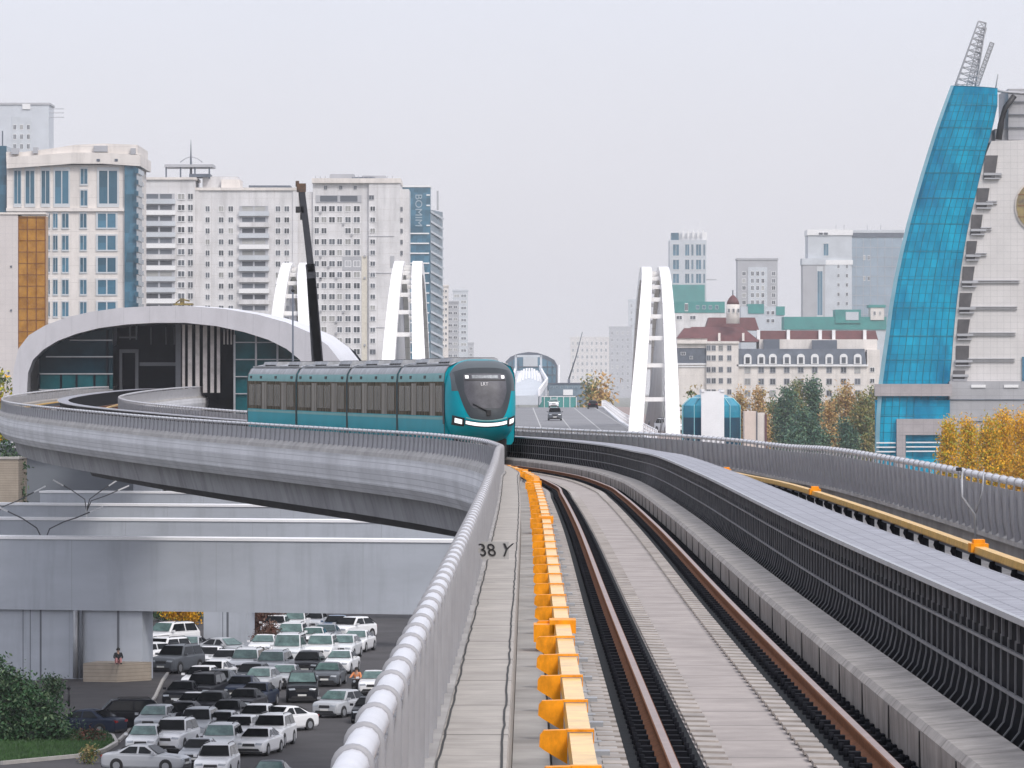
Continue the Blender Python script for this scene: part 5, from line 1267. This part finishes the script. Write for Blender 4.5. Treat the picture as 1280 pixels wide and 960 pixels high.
SPEC = {  # length, width, height, hood z, belt z, (windscreen base, roof front, roof rear, rear base) as fractions, rear deck z
    'saloon': (4.7, 1.82, 1.46, .92, .97, (-.20, -.05, .17, .36), 1.0, .66),
    'suv':    (4.85, 1.94, 1.80, 1.12, 1.16, (-.21, -.09, .40, .48), 1.2, .74),
    'hatch':  (4.3, 1.80, 1.56, .98, 1.02, (-.24, -.08, .30, .46), 1.04, .69),
    'van':    (4.9, 1.95, 2.02, 1.15, 1.2, (-.33, -.20, .45, .49), 1.3, .80)}
def make_car(kind):
    L, W, H, hz, bz, (w0, w1, w2, w3), dz, rw = SPEC[kind]; hw = W/2
    t = thing(kind if False else 'car', '', 'car')
    # lower body
    st = [(-.5, .34, .60*hz/.92, .80), (-.488, .24, .74*hz/.92, .90), (-.455, .2, .84*hz/.92, .965), (-.40, .2, hz*.97, .99), (w0, .2, bz*.99, 1.), (0, .2, bz, 1.), (w2, .2, bz+.01, 1.), (w3, .2, dz, .985), (.46, .22, dz*.975, .95), (.492, .26, dz*.9, .90), (.5, .36, dz*.78, .84)]
    b = MB(); rows = []
    for f, zb, zt, k in st:
        w = hw*k; y = f*L; zm = zb+(zt-zb)*.55
        half = [(w*.93, zb), (w*.99, zb+.1), (w, zm), (w*.985, zt-.10), (w*.93, zt-.025), (w*.6, zt+.012), (0, zt+.025)]
        rows.append([(x, y, z) for x, z in half] + [(-x, y, z) for x, z in half[-2::-1]])
    b.grid(rows, 0); b.poly(rows[0]); b.poly(rows[-1][::-1])
    for i in range(len(rows)-1): b.quad(rows[i][0], rows[i][-1], rows[i+1][-1], rows[i+1][0], 0)
    # cabin: roof and pillars
    cab = [(w0, bz-.02, .90, .90), (w0+(w1-w0)*.5, (bz+H)/2-.03, .90, .90*.5+rw*.5/.8*.82), (w1, H-.045, .90, rw/.8*.83), (w1+.06, H-.005, .9, rw/.8*.82), ((w1+w2)/2, H, .9, rw/.8*.81), (w2-.04, H-.015, .9, rw/.8*.81), (w2, H-.06, .9, rw/.8*.82), (w3, dz-.02, .88, .87)]
    rr = []
    for f, z, kb, kt in cab: rr.append([(hw*.95, f*L, bz-.02), (hw*kt, f*L, max(bz-.02, z-.05)), (hw*kt*.9, f*L, z), (0, f*L, z+(.02 if z > H-.03 else 0)), (-hw*kt*.9, f*L, z), (-hw*kt, f*L, max(bz-.02, z-.05)), (-hw*.95, f*L, bz-.02)])
    b.grid(rr, 0)
    body = b.build('body', PNT['white'], t); md = body.modifiers.new('b', 'BEVEL'); md.width = .045; md.segments = 3; md.limit_method = 'ANGLE'; md.angle_limit = radians(14)
    me2 = bpy.data.meshes.new_from_object(body.evaluated_get(bpy.context.evaluated_depsgraph_get())); body.modifiers.clear(); body.data = me2
    def pane(nm, q, m, par=t): p = MB(); p.poly(q); return p.build(nm, m, par)
    # windscreen and rear window, just proud of the pillars
    def yz(fa, za, fc, zc, s): return (fa*L+(fc-fa)*L*s, za+(zc-za)*s)
    tw = hw*rw/.8*.83
    (ya, za), (yc, zc) = yz(w0, bz+.01, w1, H-.05, .04), yz(w0, bz+.01, w1, H-.05, .96)
    n = .035
    pane('windscreen', [(-hw*.86, ya-n, za+n), (hw*.86, ya-n, za+n), (tw*.93, yc-n, zc+n), (-tw*.93, yc-n, zc+n)], M_cg)
    (ya, za), (yc, zc) = yz(w3, dz+.01, w2, H-.06, .08), yz(w3, dz+.01, w2, H-.06, .92)
    pane('rear_window', [(-hw*.82, ya+n, za+n), (hw*.82, ya+n, za+n), (tw*.92, yc+n, zc+n), (-tw*.92, yc+n, zc+n)], M_cg)
    zt = H-.10
    def sx(z): k = (z-bz)/(H-.06-bz); return hw*.955+(tw-hw*.955)*k+.012
    mid = (w0+w2)/2+.06
    for sg in (-1, 1):
        for f0, f1, g0, g1 in ((w0+.035, w1+.02, mid-.012, mid-.012), (mid+.012, mid+.012, w3-.06 if kind != 'saloon' else w3-.09, w2-.01)):
            pane('side_window', [(sg*sx(bz+.04), f0*L, bz+.04), (sg*sx(bz+.04), g0*L, bz+.04), (sg*sx(zt), g1*L, zt), (sg*sx(zt), f1*L, zt)], M_cgs)
    r = .33 if kind in ('saloon', 'hatch') else .385
    for fy in (-.305, .30):
        for sg in (-1, 1):
            m = MB(); x = sg*(hw-.10); m.tube([(x-.12, fy*L, r), (x+.12, fy*L, r)], r, 18); a = m.build('wheel', M_tyre, t)
            m = MB(); m.tube([(sg*(hw+.005), fy*L, r), (sg*(hw+.028), fy*L, r)], r*.62, 14); m.build('rim', M_rim, a)
            m = MB(); m.tube([(sg*(hw-.02), fy*L, r+.02), (sg*(hw+.006), fy*L, r+.02)], r*1.14, 18); m.build('wheel_arch', M_trim, t)
    f = -.5*L
    for sg in (-1, 1):
        m = MB(); zc = .69*hz/.92; m.prism([(sg*hw*.42, f-.012, zc-.03), (sg*hw*.80, f-.0, zc-.05), (sg*hw*.86, f+.05, zc+.05), (sg*hw*.46, f-.0, zc+.075)], (0, .12, 0)); m.build('headlight', M_hl, t)
        m = MB(); zc = dz*.80; m.prism([(sg*hw*.48, -f-.1, zc-.05), (sg*hw*.85, -f-.1, zc-.06), (sg*hw*.88, -f-.1, zc+.09), (sg*hw*.52, -f-.1, zc+.06)], (0, .12, 0)); m.build('tail_light', M_tl, t)
        m = MB(); m.box((sg*(hw+.09), (w0+.05)*L, bz+.07), (.2, .12, .14)); m.build('mirror', PNT['white'], t)
    m = MB(); z = .62*hz/.92; m.prism([(-hw*.40, f-.012, z-.06), (hw*.40, f-.012, z-.06), (hw*.36, f-.005, z+.10), (-hw*.36, f-.005, z+.10)], (0, .1, 0)); m.build('grille', M_trim, t)
    m = MB(); m.prism([(-hw*.72, f-.014, .30), (hw*.72, f-.014, .30), (hw*.62, f-.014, .44), (-hw*.62, f-.014, .44)], (0, .1, 0)); m.build('bumper_trim', M_trim, t)
    m = MB(); m.bb(-hw*.86, hw*.86, f+.02, f+.3, .17, .28); m.build('bumper_trim', M_trim, t)
    m = MB(); m.bb(-hw*.84, hw*.84, -f-.3, -f-.01, .2, .42); m.build('bumper_trim', M_trim, t)
    m = MB(); m.bb(-.26, .26, f-.03, f-.014, .44, .55); m.build('number_plate', M_plate, t)
    if kind in ('suv', 'van'):
        for sg in (-1, 1):
            m = MB(); m.tube([(sg*tw*.86, w1*L+.3, H), (sg*tw*.86, w1*L+.45, H+.06), (sg*tw*.86, w2*L-.3, H+.06), (sg*tw*.86, w2*L-.15, H)], .025, 5); m.build('roof_rail', M_trim, t)
    for o in t.children:       # colours are set per car
        for s in o.material_slots: s.link = 'OBJECT'; 
    return t
PROTO = {}
GC = 'cars queueing and parked under the beams'
def put(px, pb, th, kind, c, label, glass='dark', D=None):
    D = D or GD(pb)
    if kind not in PROTO: PROTO[kind] = make_car(kind); t = PROTO[kind]; new = False
    else: t = copy_tree(PROTO[kind]); new = True
    # the wheels seen lowest stand at pb: shift back by half the length
    L, W = SPEC[kind][0], SPEC[kind][1]; a = radians(th)
    D = D + abs(cos(a))*L*.42 + abs(sin(a))*W*.35
    t.location = ((px-CX)*D/F, D, .005); t.rotation_euler = (0, 0, a)
    k_ = 1-.13*min(1.15, max(0., (pb-800)/150)); t.scale = (k_, k_, k_)
    tag(t, label, 'car', GC)
    for o in t.children:
        k = o.name.split('.')[0]
        m = {'body': PNT[c], 'mirror': PNT[c], 'windscreen': M_cgl if glass == 'pale' else M_cg, 'rear_window': M_cg, 'side_window': M_cgs, 'wheel': M_tyre, 'wheel_arch': M_trim, 'headlight': M_hl, 'tail_light': M_tl, 'grille': M_trim, 'bumper_trim': M_trim, 'number_plate': M_plate, 'roof_rail': M_trim}[k]
        for s in o.material_slots: s.link = 'OBJECT'; s.material = m
    return t
CARS = [
 (211, 812, -35, 'suv', 'white', 'white off roader parked before the dull red wall, farthest at the left', 'pale'),
 (182, 834, -48, 'hatch', 'pearl', 'pale hatchback half hidden behind the corner of the wide pier', 'pale'),
 (203, 833, -30, 'suv', 'white', 'white off roader with dark rear glass just left of the dark van', 'dark'),
 (221, 843, -22, 'suv', 'grey', 'dark grey off roader at the kerb, right of the white ones by the pier', 'dark'),
 (238, 824, -12, 'saloon', 'silver', 'silver saloon in the gap left of the slim pier', 'pale'),
 (263, 838, -14, 'saloon', 'white', 'white saloon with black windscreen, just in front of the silver one by the slim pier', 'dark'),
 (268, 857, -14, 'saloon', 'white', 'white saloon with black windscreen and bright roof edge, behind the wide black off roader', 'dark'),
 (281, 826, 50, 'saloon', 'silver', 'silver saloon turned sideways at the foot of the slim pier', 'pale'),
 (309, 848, -6, 'suv', 'white', 'white off roader with pale windscreen standing right of the slim pier', 'pale'),
 (256, 881, -10, 'suv', 'black', 'wide black off roader near the kerb, two rows behind the white off roader with grille', 'dark'),
 (303, 877, -10, 'saloon', 'navy', 'dark saloon in the middle of the queue, behind the black one', 'dark'),
 (243, 899, -8, 'saloon', 'white', 'white saloon with black windscreen squeezed behind the black hatchback at the kerb', 'dark'),
 (307, 894, -10, 'saloon', 'black', 'black saloon in the middle of the queue with a pale roof edge', 'dark'),
 (230, 914, -6, 'hatch', 'black', 'black hatchback next to the kerb, behind the white off roader with grille', 'dark'),
 (368, 796, -4, 'suv', 'white', 'farthest white off roader at the top of the bright row', 'pale'),
 (392, 792, -4, 'hatch', 'silver', 'small silver hatchback at the top between two rows', 'dark'),
 (421, 796, -4, 'saloon', 'blue', 'blue grey saloon at the top of the right row under the beam', 'dark'),
 (440, 800, -30, 'hatch', 'white', 'white hatchback turned aside at the top right of the queue', 'dark'),
 (365, 813, -4, 'suv', 'white', 'white off roader second in the bright row, greenish windscreen', 'pale'),
 (408, 808, -4, 'saloon', 'silver', 'silver saloon behind the big white off roader of the right row', 'pale'),
 (362, 832, -4, 'van', 'pearl', 'pale van third in the bright row with a wide grey windscreen', 'pale'),
 (402, 829, -4, 'suv', 'white', 'big white off roader with a broad dark grille, right row', 'pale'),
 (431, 824, -8, 'hatch', 'pearl', 'pearl hatchback beside the big white off roader, outer side', 'pale'),
 (427, 843, -8, 'saloon', 'white', 'white saloon partly hidden behind the black nosed car, outer side of the right row', 'pale'),
 (342, 851, -8, 'suv', 'silver', 'silver off roader between the bright row and the dark cars', 'pale'),
 (327, 868, -10, 'hatch', 'silver', 'narrow silver hatchback showing its side beside the dark saloons', 'pale'),
 (411, 859, -5, 'saloon', 'grey', 'dark car with a greenish windscreen behind the silver hatchback', 'pale'),
 (378, 879, 2, 'suv', 'black', 'black boxy off roader with chrome strip facing the open road', 'pale'),
 (425, 898, -24, 'hatch', 'silver', 'silver hatchback with a black grille steering out on the open road', 'pale'),
 (468, 870, -2, 'saloon', 'white', 'white saloon with greenish windscreen half behind the railing', 'pale'),
 (286, 909, -8, 'saloon', 'black', 'black saloon just behind the white off roader with roof bars', 'dark'),
 (353, 917, -38, 'saloon', 'white', 'white saloon cutting across the queue, rear wheel in view', 'dark'),
 (341, 936, -8, 'suv', 'white', 'white off roader with black windscreen beside the crossing saloon', 'dark'),
 (324, 946, -12, 'saloon', 'white', 'white saloon with black windscreen, front of the middle row', 'dark'),
 (277, 926, -6, 'hatch', 'silver', 'silver hatchback between the black saloon and the white off roader with roof bars', 'dark'),
 (277, 949, -5, 'suv', 'pearl', 'pearl white off roader with a greenish windscreen and roof bars', 'pale'),
 (271, 976, -5, 'suv', 'white', 'white off roader cut by the bottom edge of the picture', 'dark'),
 (339, 990, -4, 'saloon', 'grey', 'dark grey saloon, only its roof and windscreen above the bottom edge', 'pale'),
 (218, 942, -10, 'suv', 'white', 'white off roader with a large black grille beside the lawn', 'dark'),
 (182, 944, -4, 'hatch', 'pearl', 'pearl hatchback with a blue green windscreen behind the silver saloon at the corner', 'pale'),
 (183, 966, 74, 'saloon', 'silver', 'silver saloon seen from the side in the lower left, by the lawn', 'dark'),
 (196, 918, -10, 'hatch', 'silver', 'silver hatchback mostly hidden behind the white off roader beside the lawn', 'pale'),
 (150, 914, -82, 'suv', 'black', 'black off roader seen from the side at the foot of the stone plinth', 'dark'),
 (106, 920, -112, 'saloon', 'navy', 'dark saloon with red tail lamps by the big bush', 'dark'),
 (284, 842, -8, 'saloon', 'pearl', 'pearl saloon with its nose behind the white off roader right of the slim pier', 'dark'),
 (331, 822, -6, 'saloon', 'white', 'white saloon between the brown bush and the bright row', 'pale'),
 (345, 798, -5, 'hatch', 'white', 'white hatchback beside the top of the bright row, next to the brown bush', 'dark'),
 (275, 869, -10, 'saloon', 'grey', 'dark grey saloon between the wide black off roader and the queue middle', 'dark'),
 (322, 917, -9, 'hatch', 'pearl', 'pearl hatchback squeezed left of the crossing saloon', 'dark'),
 (252, 866, -10, 'hatch', 'white', 'white hatchback at the kerb behind the wide black off roader', 'dark'),
 (386, 846, -5, 'hatch', 'black', 'black hatchback between the pale van and the car with greenish windscreen', 'dark'),
 (392, 812, -4, 'saloon', 'white', 'white saloon tucked between the two bright rows', 'pale'),
 (380, 786, -4, 'suv', 'pearl', 'pearl off roader at the very top under the beam edge', 'pale'),
 (447, 816, -10, 'saloon', 'white', 'white saloon on the outer edge of the right row, below the turned hatchback', 'pale'),
 (250, 960, -6, 'saloon', 'silver', 'silver saloon wedged behind the off roader at the bottom edge', 'dark'),
 (229, 884, -8, 'saloon', 'black', 'black saloon at the kerb just behind the black hatchback', 'dark'),
 (322, 886, -10, 'saloon', 'navy', 'dark saloon on the inner side of the queue, before the black boxy off roader', 'dark'),
 (266, 900, -8, 'hatch', 'black', 'black hatchback wedged beside the white saloon at the kerb', 'dark'),
 (302, 932, -8, 'hatch', 'white', 'white hatchback between the pearl off roader and the front white saloon', 'dark'),
 (248, 928, -6, 'suv', 'silver', 'silver off roader between the large black grille and the pearl off roader', 'dark'),
 (316, 862, -9, 'hatch', 'grey', 'grey hatchback in the middle of the dark cars', 'dark'),
 (357, 862, -6, 'saloon', 'silver', 'silver saloon just left of the black boxy off roader', 'pale'),
 (462, 905, -4, 'saloon', 'black', 'black saloon almost hidden behind the railing on the open road', 'dark'),
]
for q in CARS: put(*q)
# cars on the bridge
def put_b(px, D, th, kind, c, label, glass='dark', z=None):
    t = copy_tree(PROTO[kind]); t.location = ((px-CX)*D/F, D, (rz(D) if z is None else z)+.01); t.rotation_euler = (0, 0, radians(th)); tag(t, label, 'car', 'cars on the road bridge')
    for o in t.children:
        k = o.name.split('.')[0]
        m = {'body': PNT[c], 'mirror': PNT[c], 'windscreen': M_cgl if glass == 'pale' else M_cg, 'rear_window': M_cg, 'side_window': M_cgs, 'wheel': M_tyre, 'wheel_arch': M_trim, 'headlight': M_hl, 'tail_light': M_tl, 'grille': M_trim, 'bumper_trim': M_trim, 'number_plate': M_plate, 'roof_rail': M_trim}[k]
        for s in o.material_slots: s.link = 'OBJECT'; s.material = m
put_b(693.5, 720, 0, 'suv', 'grey', 'dark car approaching on the bridge road just right of the train')
put_b(692, 905, 0, 'hatch', 'white', 'white car following the dark one on the bridge road', 'pale')
put_b(741, 880, 180, 'saloon', 'black', 'dark car driving away on the bridge road below the golden tree')
put_b(836, 600, 20, 'suv', 'white', 'white car beside the foot of the right bridge arch', 'dark')
put_b(824, 640, 15, 'saloon', 'grey', 'dark car behind the white one at the right bridge arch', 'dark')

# ------------------------------------------------------------------ people
M_skin = mat('skin', (.42, .25, .18), .6, amt=0); M_hair = mat('hair', (.015, .012, .01), .8, amt=0)
def person(label, loc, rz_, J, top, legs, seed=0):
    """J: joints; one skinned surface for the body, clothes and hair as children"""
    t = thing('person', label, 'person', loc, rz_)
    def skin(nm, chain, m, par, sub=1):
        V = []; E = []; Rr = []
        for c in chain:
            pr = None
            for p, r in c:
                p = Vector(p); k = next((i for i, q in enumerate(V) if (q-p).length < 1e-4), None)
                if k is None: V.append(p); Rr.append(r); k = len(V)-1
                if pr is not None: E.append((pr, k))
                pr = k
        me = bpy.data.meshes.new(nm); me.from_pydata([tuple(v) for v in V], E, []); o = bpy.data.objects.new(nm, me); col.objects.link(o)
        md = o.modifiers.new('s', 'SKIN'); 
        for i, r in enumerate(Rr): me.skin_vertices[0].data[i].radius = (r, r)
        me.skin_vertices[0].data[0].use_root = True
        o.modifiers.new('d', 'SUBSURF').levels = sub; o.modifiers['d'].render_levels = sub
        m2 = bpy.data.meshes.new_from_object(o.evaluated_get(bpy.context.evaluated_depsgraph_get())); bpy.data.objects.remove(o)
        m2.materials.clear(); m2.materials.append(m); m2.polygons.foreach_set('use_smooth', [True]*len(m2.polygons))
        return link(nm, m2, par)
    j = J
    ch = [[(j['pel'], .13), (j['che'], .15), (j['nk'], .055), (j['hd'], .10), (j['ht'], .07)]]
    for s in 'lr': ch += [[(j['che'], .15), (j['sh'+s], .06), (j['el'+s], .042), (j['wr'+s], .03), (j['ha'+s], .035)], [(j['pel'], .13), (j['hp'+s], .09), (j['kn'+s], .06), (j['an'+s], .042), (j['to'+s], .04)]]
    for s in 'lr':
        h = Vector(j['ha'+s]); d = (h-Vector(j['wr'+s])).normalized(); x = d.cross(Vector((0, 1, .2))).normalized()
        for i, (o_, l) in enumerate(((-.03, .07), (-.01, .085), (.01, .08), (.03, .065))): ch.append([(h, .035), (h+x*o_+d*.03, .011), (h+x*o_*1.2+d*l, .008)])
        ch.append([(h, .035), (h+x*-.05+d*.01, .012), (h+x*-.065+d*.04, .009)])
    skin('body', ch, M_skin, t)
    skin('jacket', [[(j['pel'], .155), (j['che'], .175), (j['shl'], .085), (j['ell'], .062), (j['wrl'], .047)], [(j['che'], .175), (j['shr'], .085), (j['elr'], .062), (j['wrr'], .047)]], top, t)
    skin('trousers', [[(j['pel'], .15), (j['hpl'], .11), (j['knl'], .08), (j['anl'], .058)], [(j['pel'], .15), (j['hpr'], .11), (j['knr'], .08), (j['anr'], .058)]], legs, t)
    hd = Vector(j['hd']); b = MB(); rows = []
    for i in range(7):
        a = pi*.62*i/6; rows.append([hd+Vector((.118*sin(a)*cos(2*pi*k/12), .015+.125*sin(a)*sin(2*pi*k/12), .045+.125*cos(a))) for k in range(12)])
    b.grid([[p for p in r] for r in rows], 0, closed=True, sm=True); b.build('hair', M_hair, t)
    b = MB()
    for s in (-1, 1): b.box(hd+Vector((s*.035, -.098, .005)), (.022, .012, .012), 0)
    b.box(hd+Vector((0, -.092, -.06)), (.05, .012, .012), 0); b.build('eyes_and_mouth', M_hair, t)
    b = MB(); b.prism([hd+Vector((-.015, -.09, -.035)), hd+Vector((.015, -.09, -.035)), hd+Vector((0, -.09, .015))], (0, -.035, 0)); b.build('nose', M_skin, t)
    b = MB()
    for s in 'lr': a = Vector(j['an'+s]); o_ = Vector(j['to'+s]); b.box((a+o_)/2+Vector((0, 0, -.02)), (.09, (a-o_).length+.12, .08))
    b.build('shoe', M_black, t); return t
STAND = dict(pel=(0, 0, .95), che=(0, 0, 1.32), nk=(0, 0, 1.5), hd=(0, -.02, 1.62), ht=(0, 0, 1.72), shl=(-.19, 0, 1.42), shr=(.19, 0, 1.42), ell=(-.25, .02, 1.12), elr=(.25, .02, 1.12), wrl=(-.24, -.08, .88), wrr=(.24, -.08, .88), hal=(-.24, -.1, .8), har=(.24, -.1, .8), hpl=(-.1, 0, .88), hpr=(.1, 0, .88), knl=(-.11, -.03, .48), knr=(.11, .02, .48), anl=(-.11, 0, .09), anr=(.11, .03, .09), tol=(-.12, -.14, .04), tor=(.12, -.11, .04))
SIT = dict(STAND); SIT.update(pel=(0, 0, .12), che=(0, .02, .50), nk=(0, 0, .68), hd=(0, -.04, .80), ht=(0, -.02, .9), shl=(-.19, 0, .60), shr=(.19, 0, .60), ell=(-.26, -.12, .36), elr=(.26, -.12, .36), wrl=(-.16, -.36, .34), wrr=(.16, -.36, .34), hal=(-.13, -.42, .33), har=(.13, -.42, .33), hpl=(-.1, -.05, .11), hpr=(.1, -.05, .11), knl=(-.13, -.46, .16), knr=(.13, -.46, .16), anl=(-.13, -.52, -.25), anr=(.13, -.52, -.25), tol=(-.13, -.66, -.30), tor=(.13, -.66, -.30))
M_pink = mat('pink_cloth', (.45, .20, .20), .8, amt=.1); M_dkcl = mat('dark_cloth', (.02, .022, .026), .85, amt=.1); M_orcl = mat('orange_cloth', (.62, .22, .08), .7, amt=.1)
dd = 305 + (-22.3)*-.277 - 0.6
person('person in dark jacket and pink trousers standing on the stone plinth by the pier', ((148-CX)*309.6/F, 309.6, 1.245), radians(-10), {k: Vector(v)*Vector((1, 1, .55)) if False else v for k, v in SIT.items()}, M_dkcl, M_pink) if False else None
p_ = person('person with dark top and pink trousers sitting on the stone plinth', ((148-CX)*309.6/F, 309.4, 1.245), radians(8), {**SIT, 'anl': (-.13, -.62, .06), 'anr': (.13, -.62, .06), 'tol': (-.13, -.76, .05), 'tor': (.13, -.76, .05), 'knl': (-.13, -.42, .34), 'knr': (.13, -.42, .34)}, M_dkcl, M_pink)
# rider on a scooter with an orange jacket, threading past the silver hatchback
D = GD(868); sx_ = (446-CX)*D/F
RIDE = dict(STAND); RIDE.update(pel=(0, .1, .78), che=(0, 0, 1.14), nk=(0, -.04, 1.32), hd=(0, -.08, 1.45), ht=(0, -.06, 1.55), shl=(-.2, -.02, 1.24), shr=(.2, -.02, 1.24), ell=(-.3, -.2, 1.04), elr=(.3, -.2, 1.04), wrl=(-.3, -.42, 1.0), wrr=(.3, -.42, 1.0), hal=(-.3, -.48, 1.0), har=(.3, -.48, 1.0), hpl=(-.12, .08, .74), hpr=(.12, .08, .74), knl=(-.2, -.3, .64), knr=(.2, -.3, .64), anl=(-.17, -.22, .24), anr=(.17, -.22, .24), tol=(-.17, -.36, .2), tor=(.17, -.36, .2))
person('person in an orange jacket riding a dark scooter between the cars', (sx_, D, 0), radians(-12), RIDE, M_orcl, M_dkcl)
s_ = thing('scooter', 'dark scooter under the rider in the orange jacket', 'scooter', (sx_, D, 0), radians(-12))
b = MB(); b.prism([(-.14, -.45, .18), (-.14, .62, .25), (-.14, .68, .62), (-.14, .1, .68), (-.14, -.05, .3), (-.14, -.42, .32), (-.14, -.5, .9), (-.14, -.56, .9)], (.28, 0, 0)); b.build('body', M_black, s_)
for y in (-.62, .6):
    b = MB(); b.tube([(-.06, y, .25), (.06, y, .25)], .25, 16); w_ = b.build('wheel', M_tyre, s_); b = MB(); b.tube([(-.065, y, .25), (.065, y, .25)], .12, 10); b.build('rim', M_rim, w_)
b = MB(); b.tube([(-.34, -.48, .98), (0, -.54, .95), (.34, -.48, .98)], .018, 6); b.build('handlebar', M_steel, s_)
b = MB(); b.tube([(0, -.66, .8), (0, -.58, .8)], .08, 10); b.build('headlight', M_hl, s_)
# bollard like post beside the standing person
D = GD(886); bo_ = thing('bollard', 'dark bollard lamp with a round cap at the foot of the wide pier', 'bollard', ((86-CX)*D/F, D, .13)); b = MB(); b.tube([(0, 0, 0), (0, 0, .95)], .06, 8); b.build('post', M_black, bo_); b = MB(); b.tube([(0, 0, .93), (0, 0, .98), (0, 0, 1.1), (0, 0, 1.14)], [.05, .12, .1, .03], 10); b.build('cap', M_black, bo_)

# ------------------------------------------------------------------ air, sky, sun, camera
hz = MB(); hz.bb(-2600, 2600, -80, 9600, -1, 190)
mh = bpy.data.materials.new('haze'); mh.use_nodes = True; nt = mh.node_tree
nt.nodes.remove(nt.nodes['Principled BSDF']); pv_ = nt.nodes.new('ShaderNodeVolumePrincipled')
pv_.inputs['Color'].default_value = (.97, .97, 1., 1); pv_.inputs['Density'].default_value = HAZE; pv_.inputs['Anisotropy'].default_value = .35
nt.links.new(pv_.outputs[0], nt.nodes['Material Output'].inputs['Volume'])
mh['x'] = 1
tag(hz.build('haze', mh), kind='stuff')

w = bpy.data.worlds.new('World'); sc.world = w; w.use_nodes = True; nt = w.node_tree; N = nt.nodes; Lk = nt.links
SUN_EL, SUN_AZ = radians(46), radians(150)      # azimuth measured clockwise from the view direction
sky = N.new('ShaderNodeTexSky'); sky.sky_type = 'NISHITA'; sky.sun_disc = False; sky.sun_elevation = SUN_EL; sky.sun_rotation = SUN_AZ; sky.dust_density = 4; sky.air_density = 1.0
bg = N['Background']; bg.inputs['Strength'].default_value = .06; Lk.new(sky.outputs[0], bg.inputs['Color'])
tc = N.new('ShaderNodeTexCoord'); sp = N.new('ShaderNodeSeparateXYZ'); Lk.new(tc.outputs['Generated'], sp.inputs[0])
rp = N.new('ShaderNodeValToRGB'); E = rp.color_ramp.elements
E[0].position = 0.; E[0].color = (.86, .835, .875, 1); E[1].position = 1.; E[1].color = (1.25, 1.27, 1.38, 1)
e = E.new(.09); e.color = (.80, .80, .92, 1); e = E.new(.35); e.color = (1.02, 1.03, 1.14, 1)
Lk.new(sp.outputs[2], rp.inputs[0])
nz = N.new('ShaderNodeTexNoise'); nz.inputs['Scale'].default_value = 9.; nz.inputs['Detail'].default_value = 3; Lk.new(tc.outputs['Generated'], nz.inputs['Vector'])
mr = N.new('ShaderNodeMapRange'); mr.inputs['To Min'].default_value = .95; mr.inputs['To Max'].default_value = 1.05; Lk.new(nz.outputs['Fac'], mr.inputs[0])
mx = N.new('ShaderNodeMix'); mx.data_type = 'RGBA'; mx.blend_type = 'MULTIPLY'; mx.inputs[0].default_value = 1; Lk.new(rp.outputs[0], mx.inputs[6]); Lk.new(mr.outputs[0], mx.inputs[7])
b2 = N.new('ShaderNodeBackground'); b2.inputs['Strength'].default_value = CLOUD; Lk.new(mx.outputs[2], b2.inputs['Color'])
ad = N.new('ShaderNodeAddShader'); Lk.new(bg.outputs[0], ad.inputs[0]); Lk.new(b2.outputs[0], ad.inputs[1]); Lk.new(ad.outputs[0], N['World Output'].inputs['Surface'])
sl = bpy.data.lights.new('sun', 'SUN'); sl.energy = SUN; sl.angle = radians(14); sl.color = (1, .97, .93); so = bpy.data.objects.new('sun', sl); col.objects.link(so)
d = Vector((sin(SUN_AZ)*cos(SUN_EL), cos(SUN_AZ)*cos(SUN_EL), sin(SUN_EL))); so.rotation_euler = d.to_track_quat('Z', 'Y').to_euler(); so.location = (0, 0, 140)
cam = bpy.data.cameras.new('camera'); co = bpy.data.objects.new('camera', cam); col.objects.link(co); sc.camera = co
co.location = (0, 0, CZ); co.rotation_euler = (radians(90), 0, 0); cam.sensor_width = 36; cam.lens = F/1280*36; cam.shift_y = (HY-480)/1280; cam.clip_start = .5; cam.clip_end = 20000
sc.view_settings.view_transform = 'Standard'; sc.view_settings.look = 'None'; sc.view_settings.exposure = EXPO; sc.view_settings.gamma = 1
sc.render.engine = 'CYCLES'; sc.cycles.use_denoising = True; sc.cycles.max_bounces = 6; sc.cycles.diffuse_bounces = 3; sc.cycles.glossy_bounces = 3; sc.cycles.volume_bounces = 1; sc.cycles.transparent_max_bounces = 8
sc.cycles.sample_clamp_indirect = 6
try: sc.cycles.denoiser = 'OPENIMAGEDENOISE'
except Exception: pass
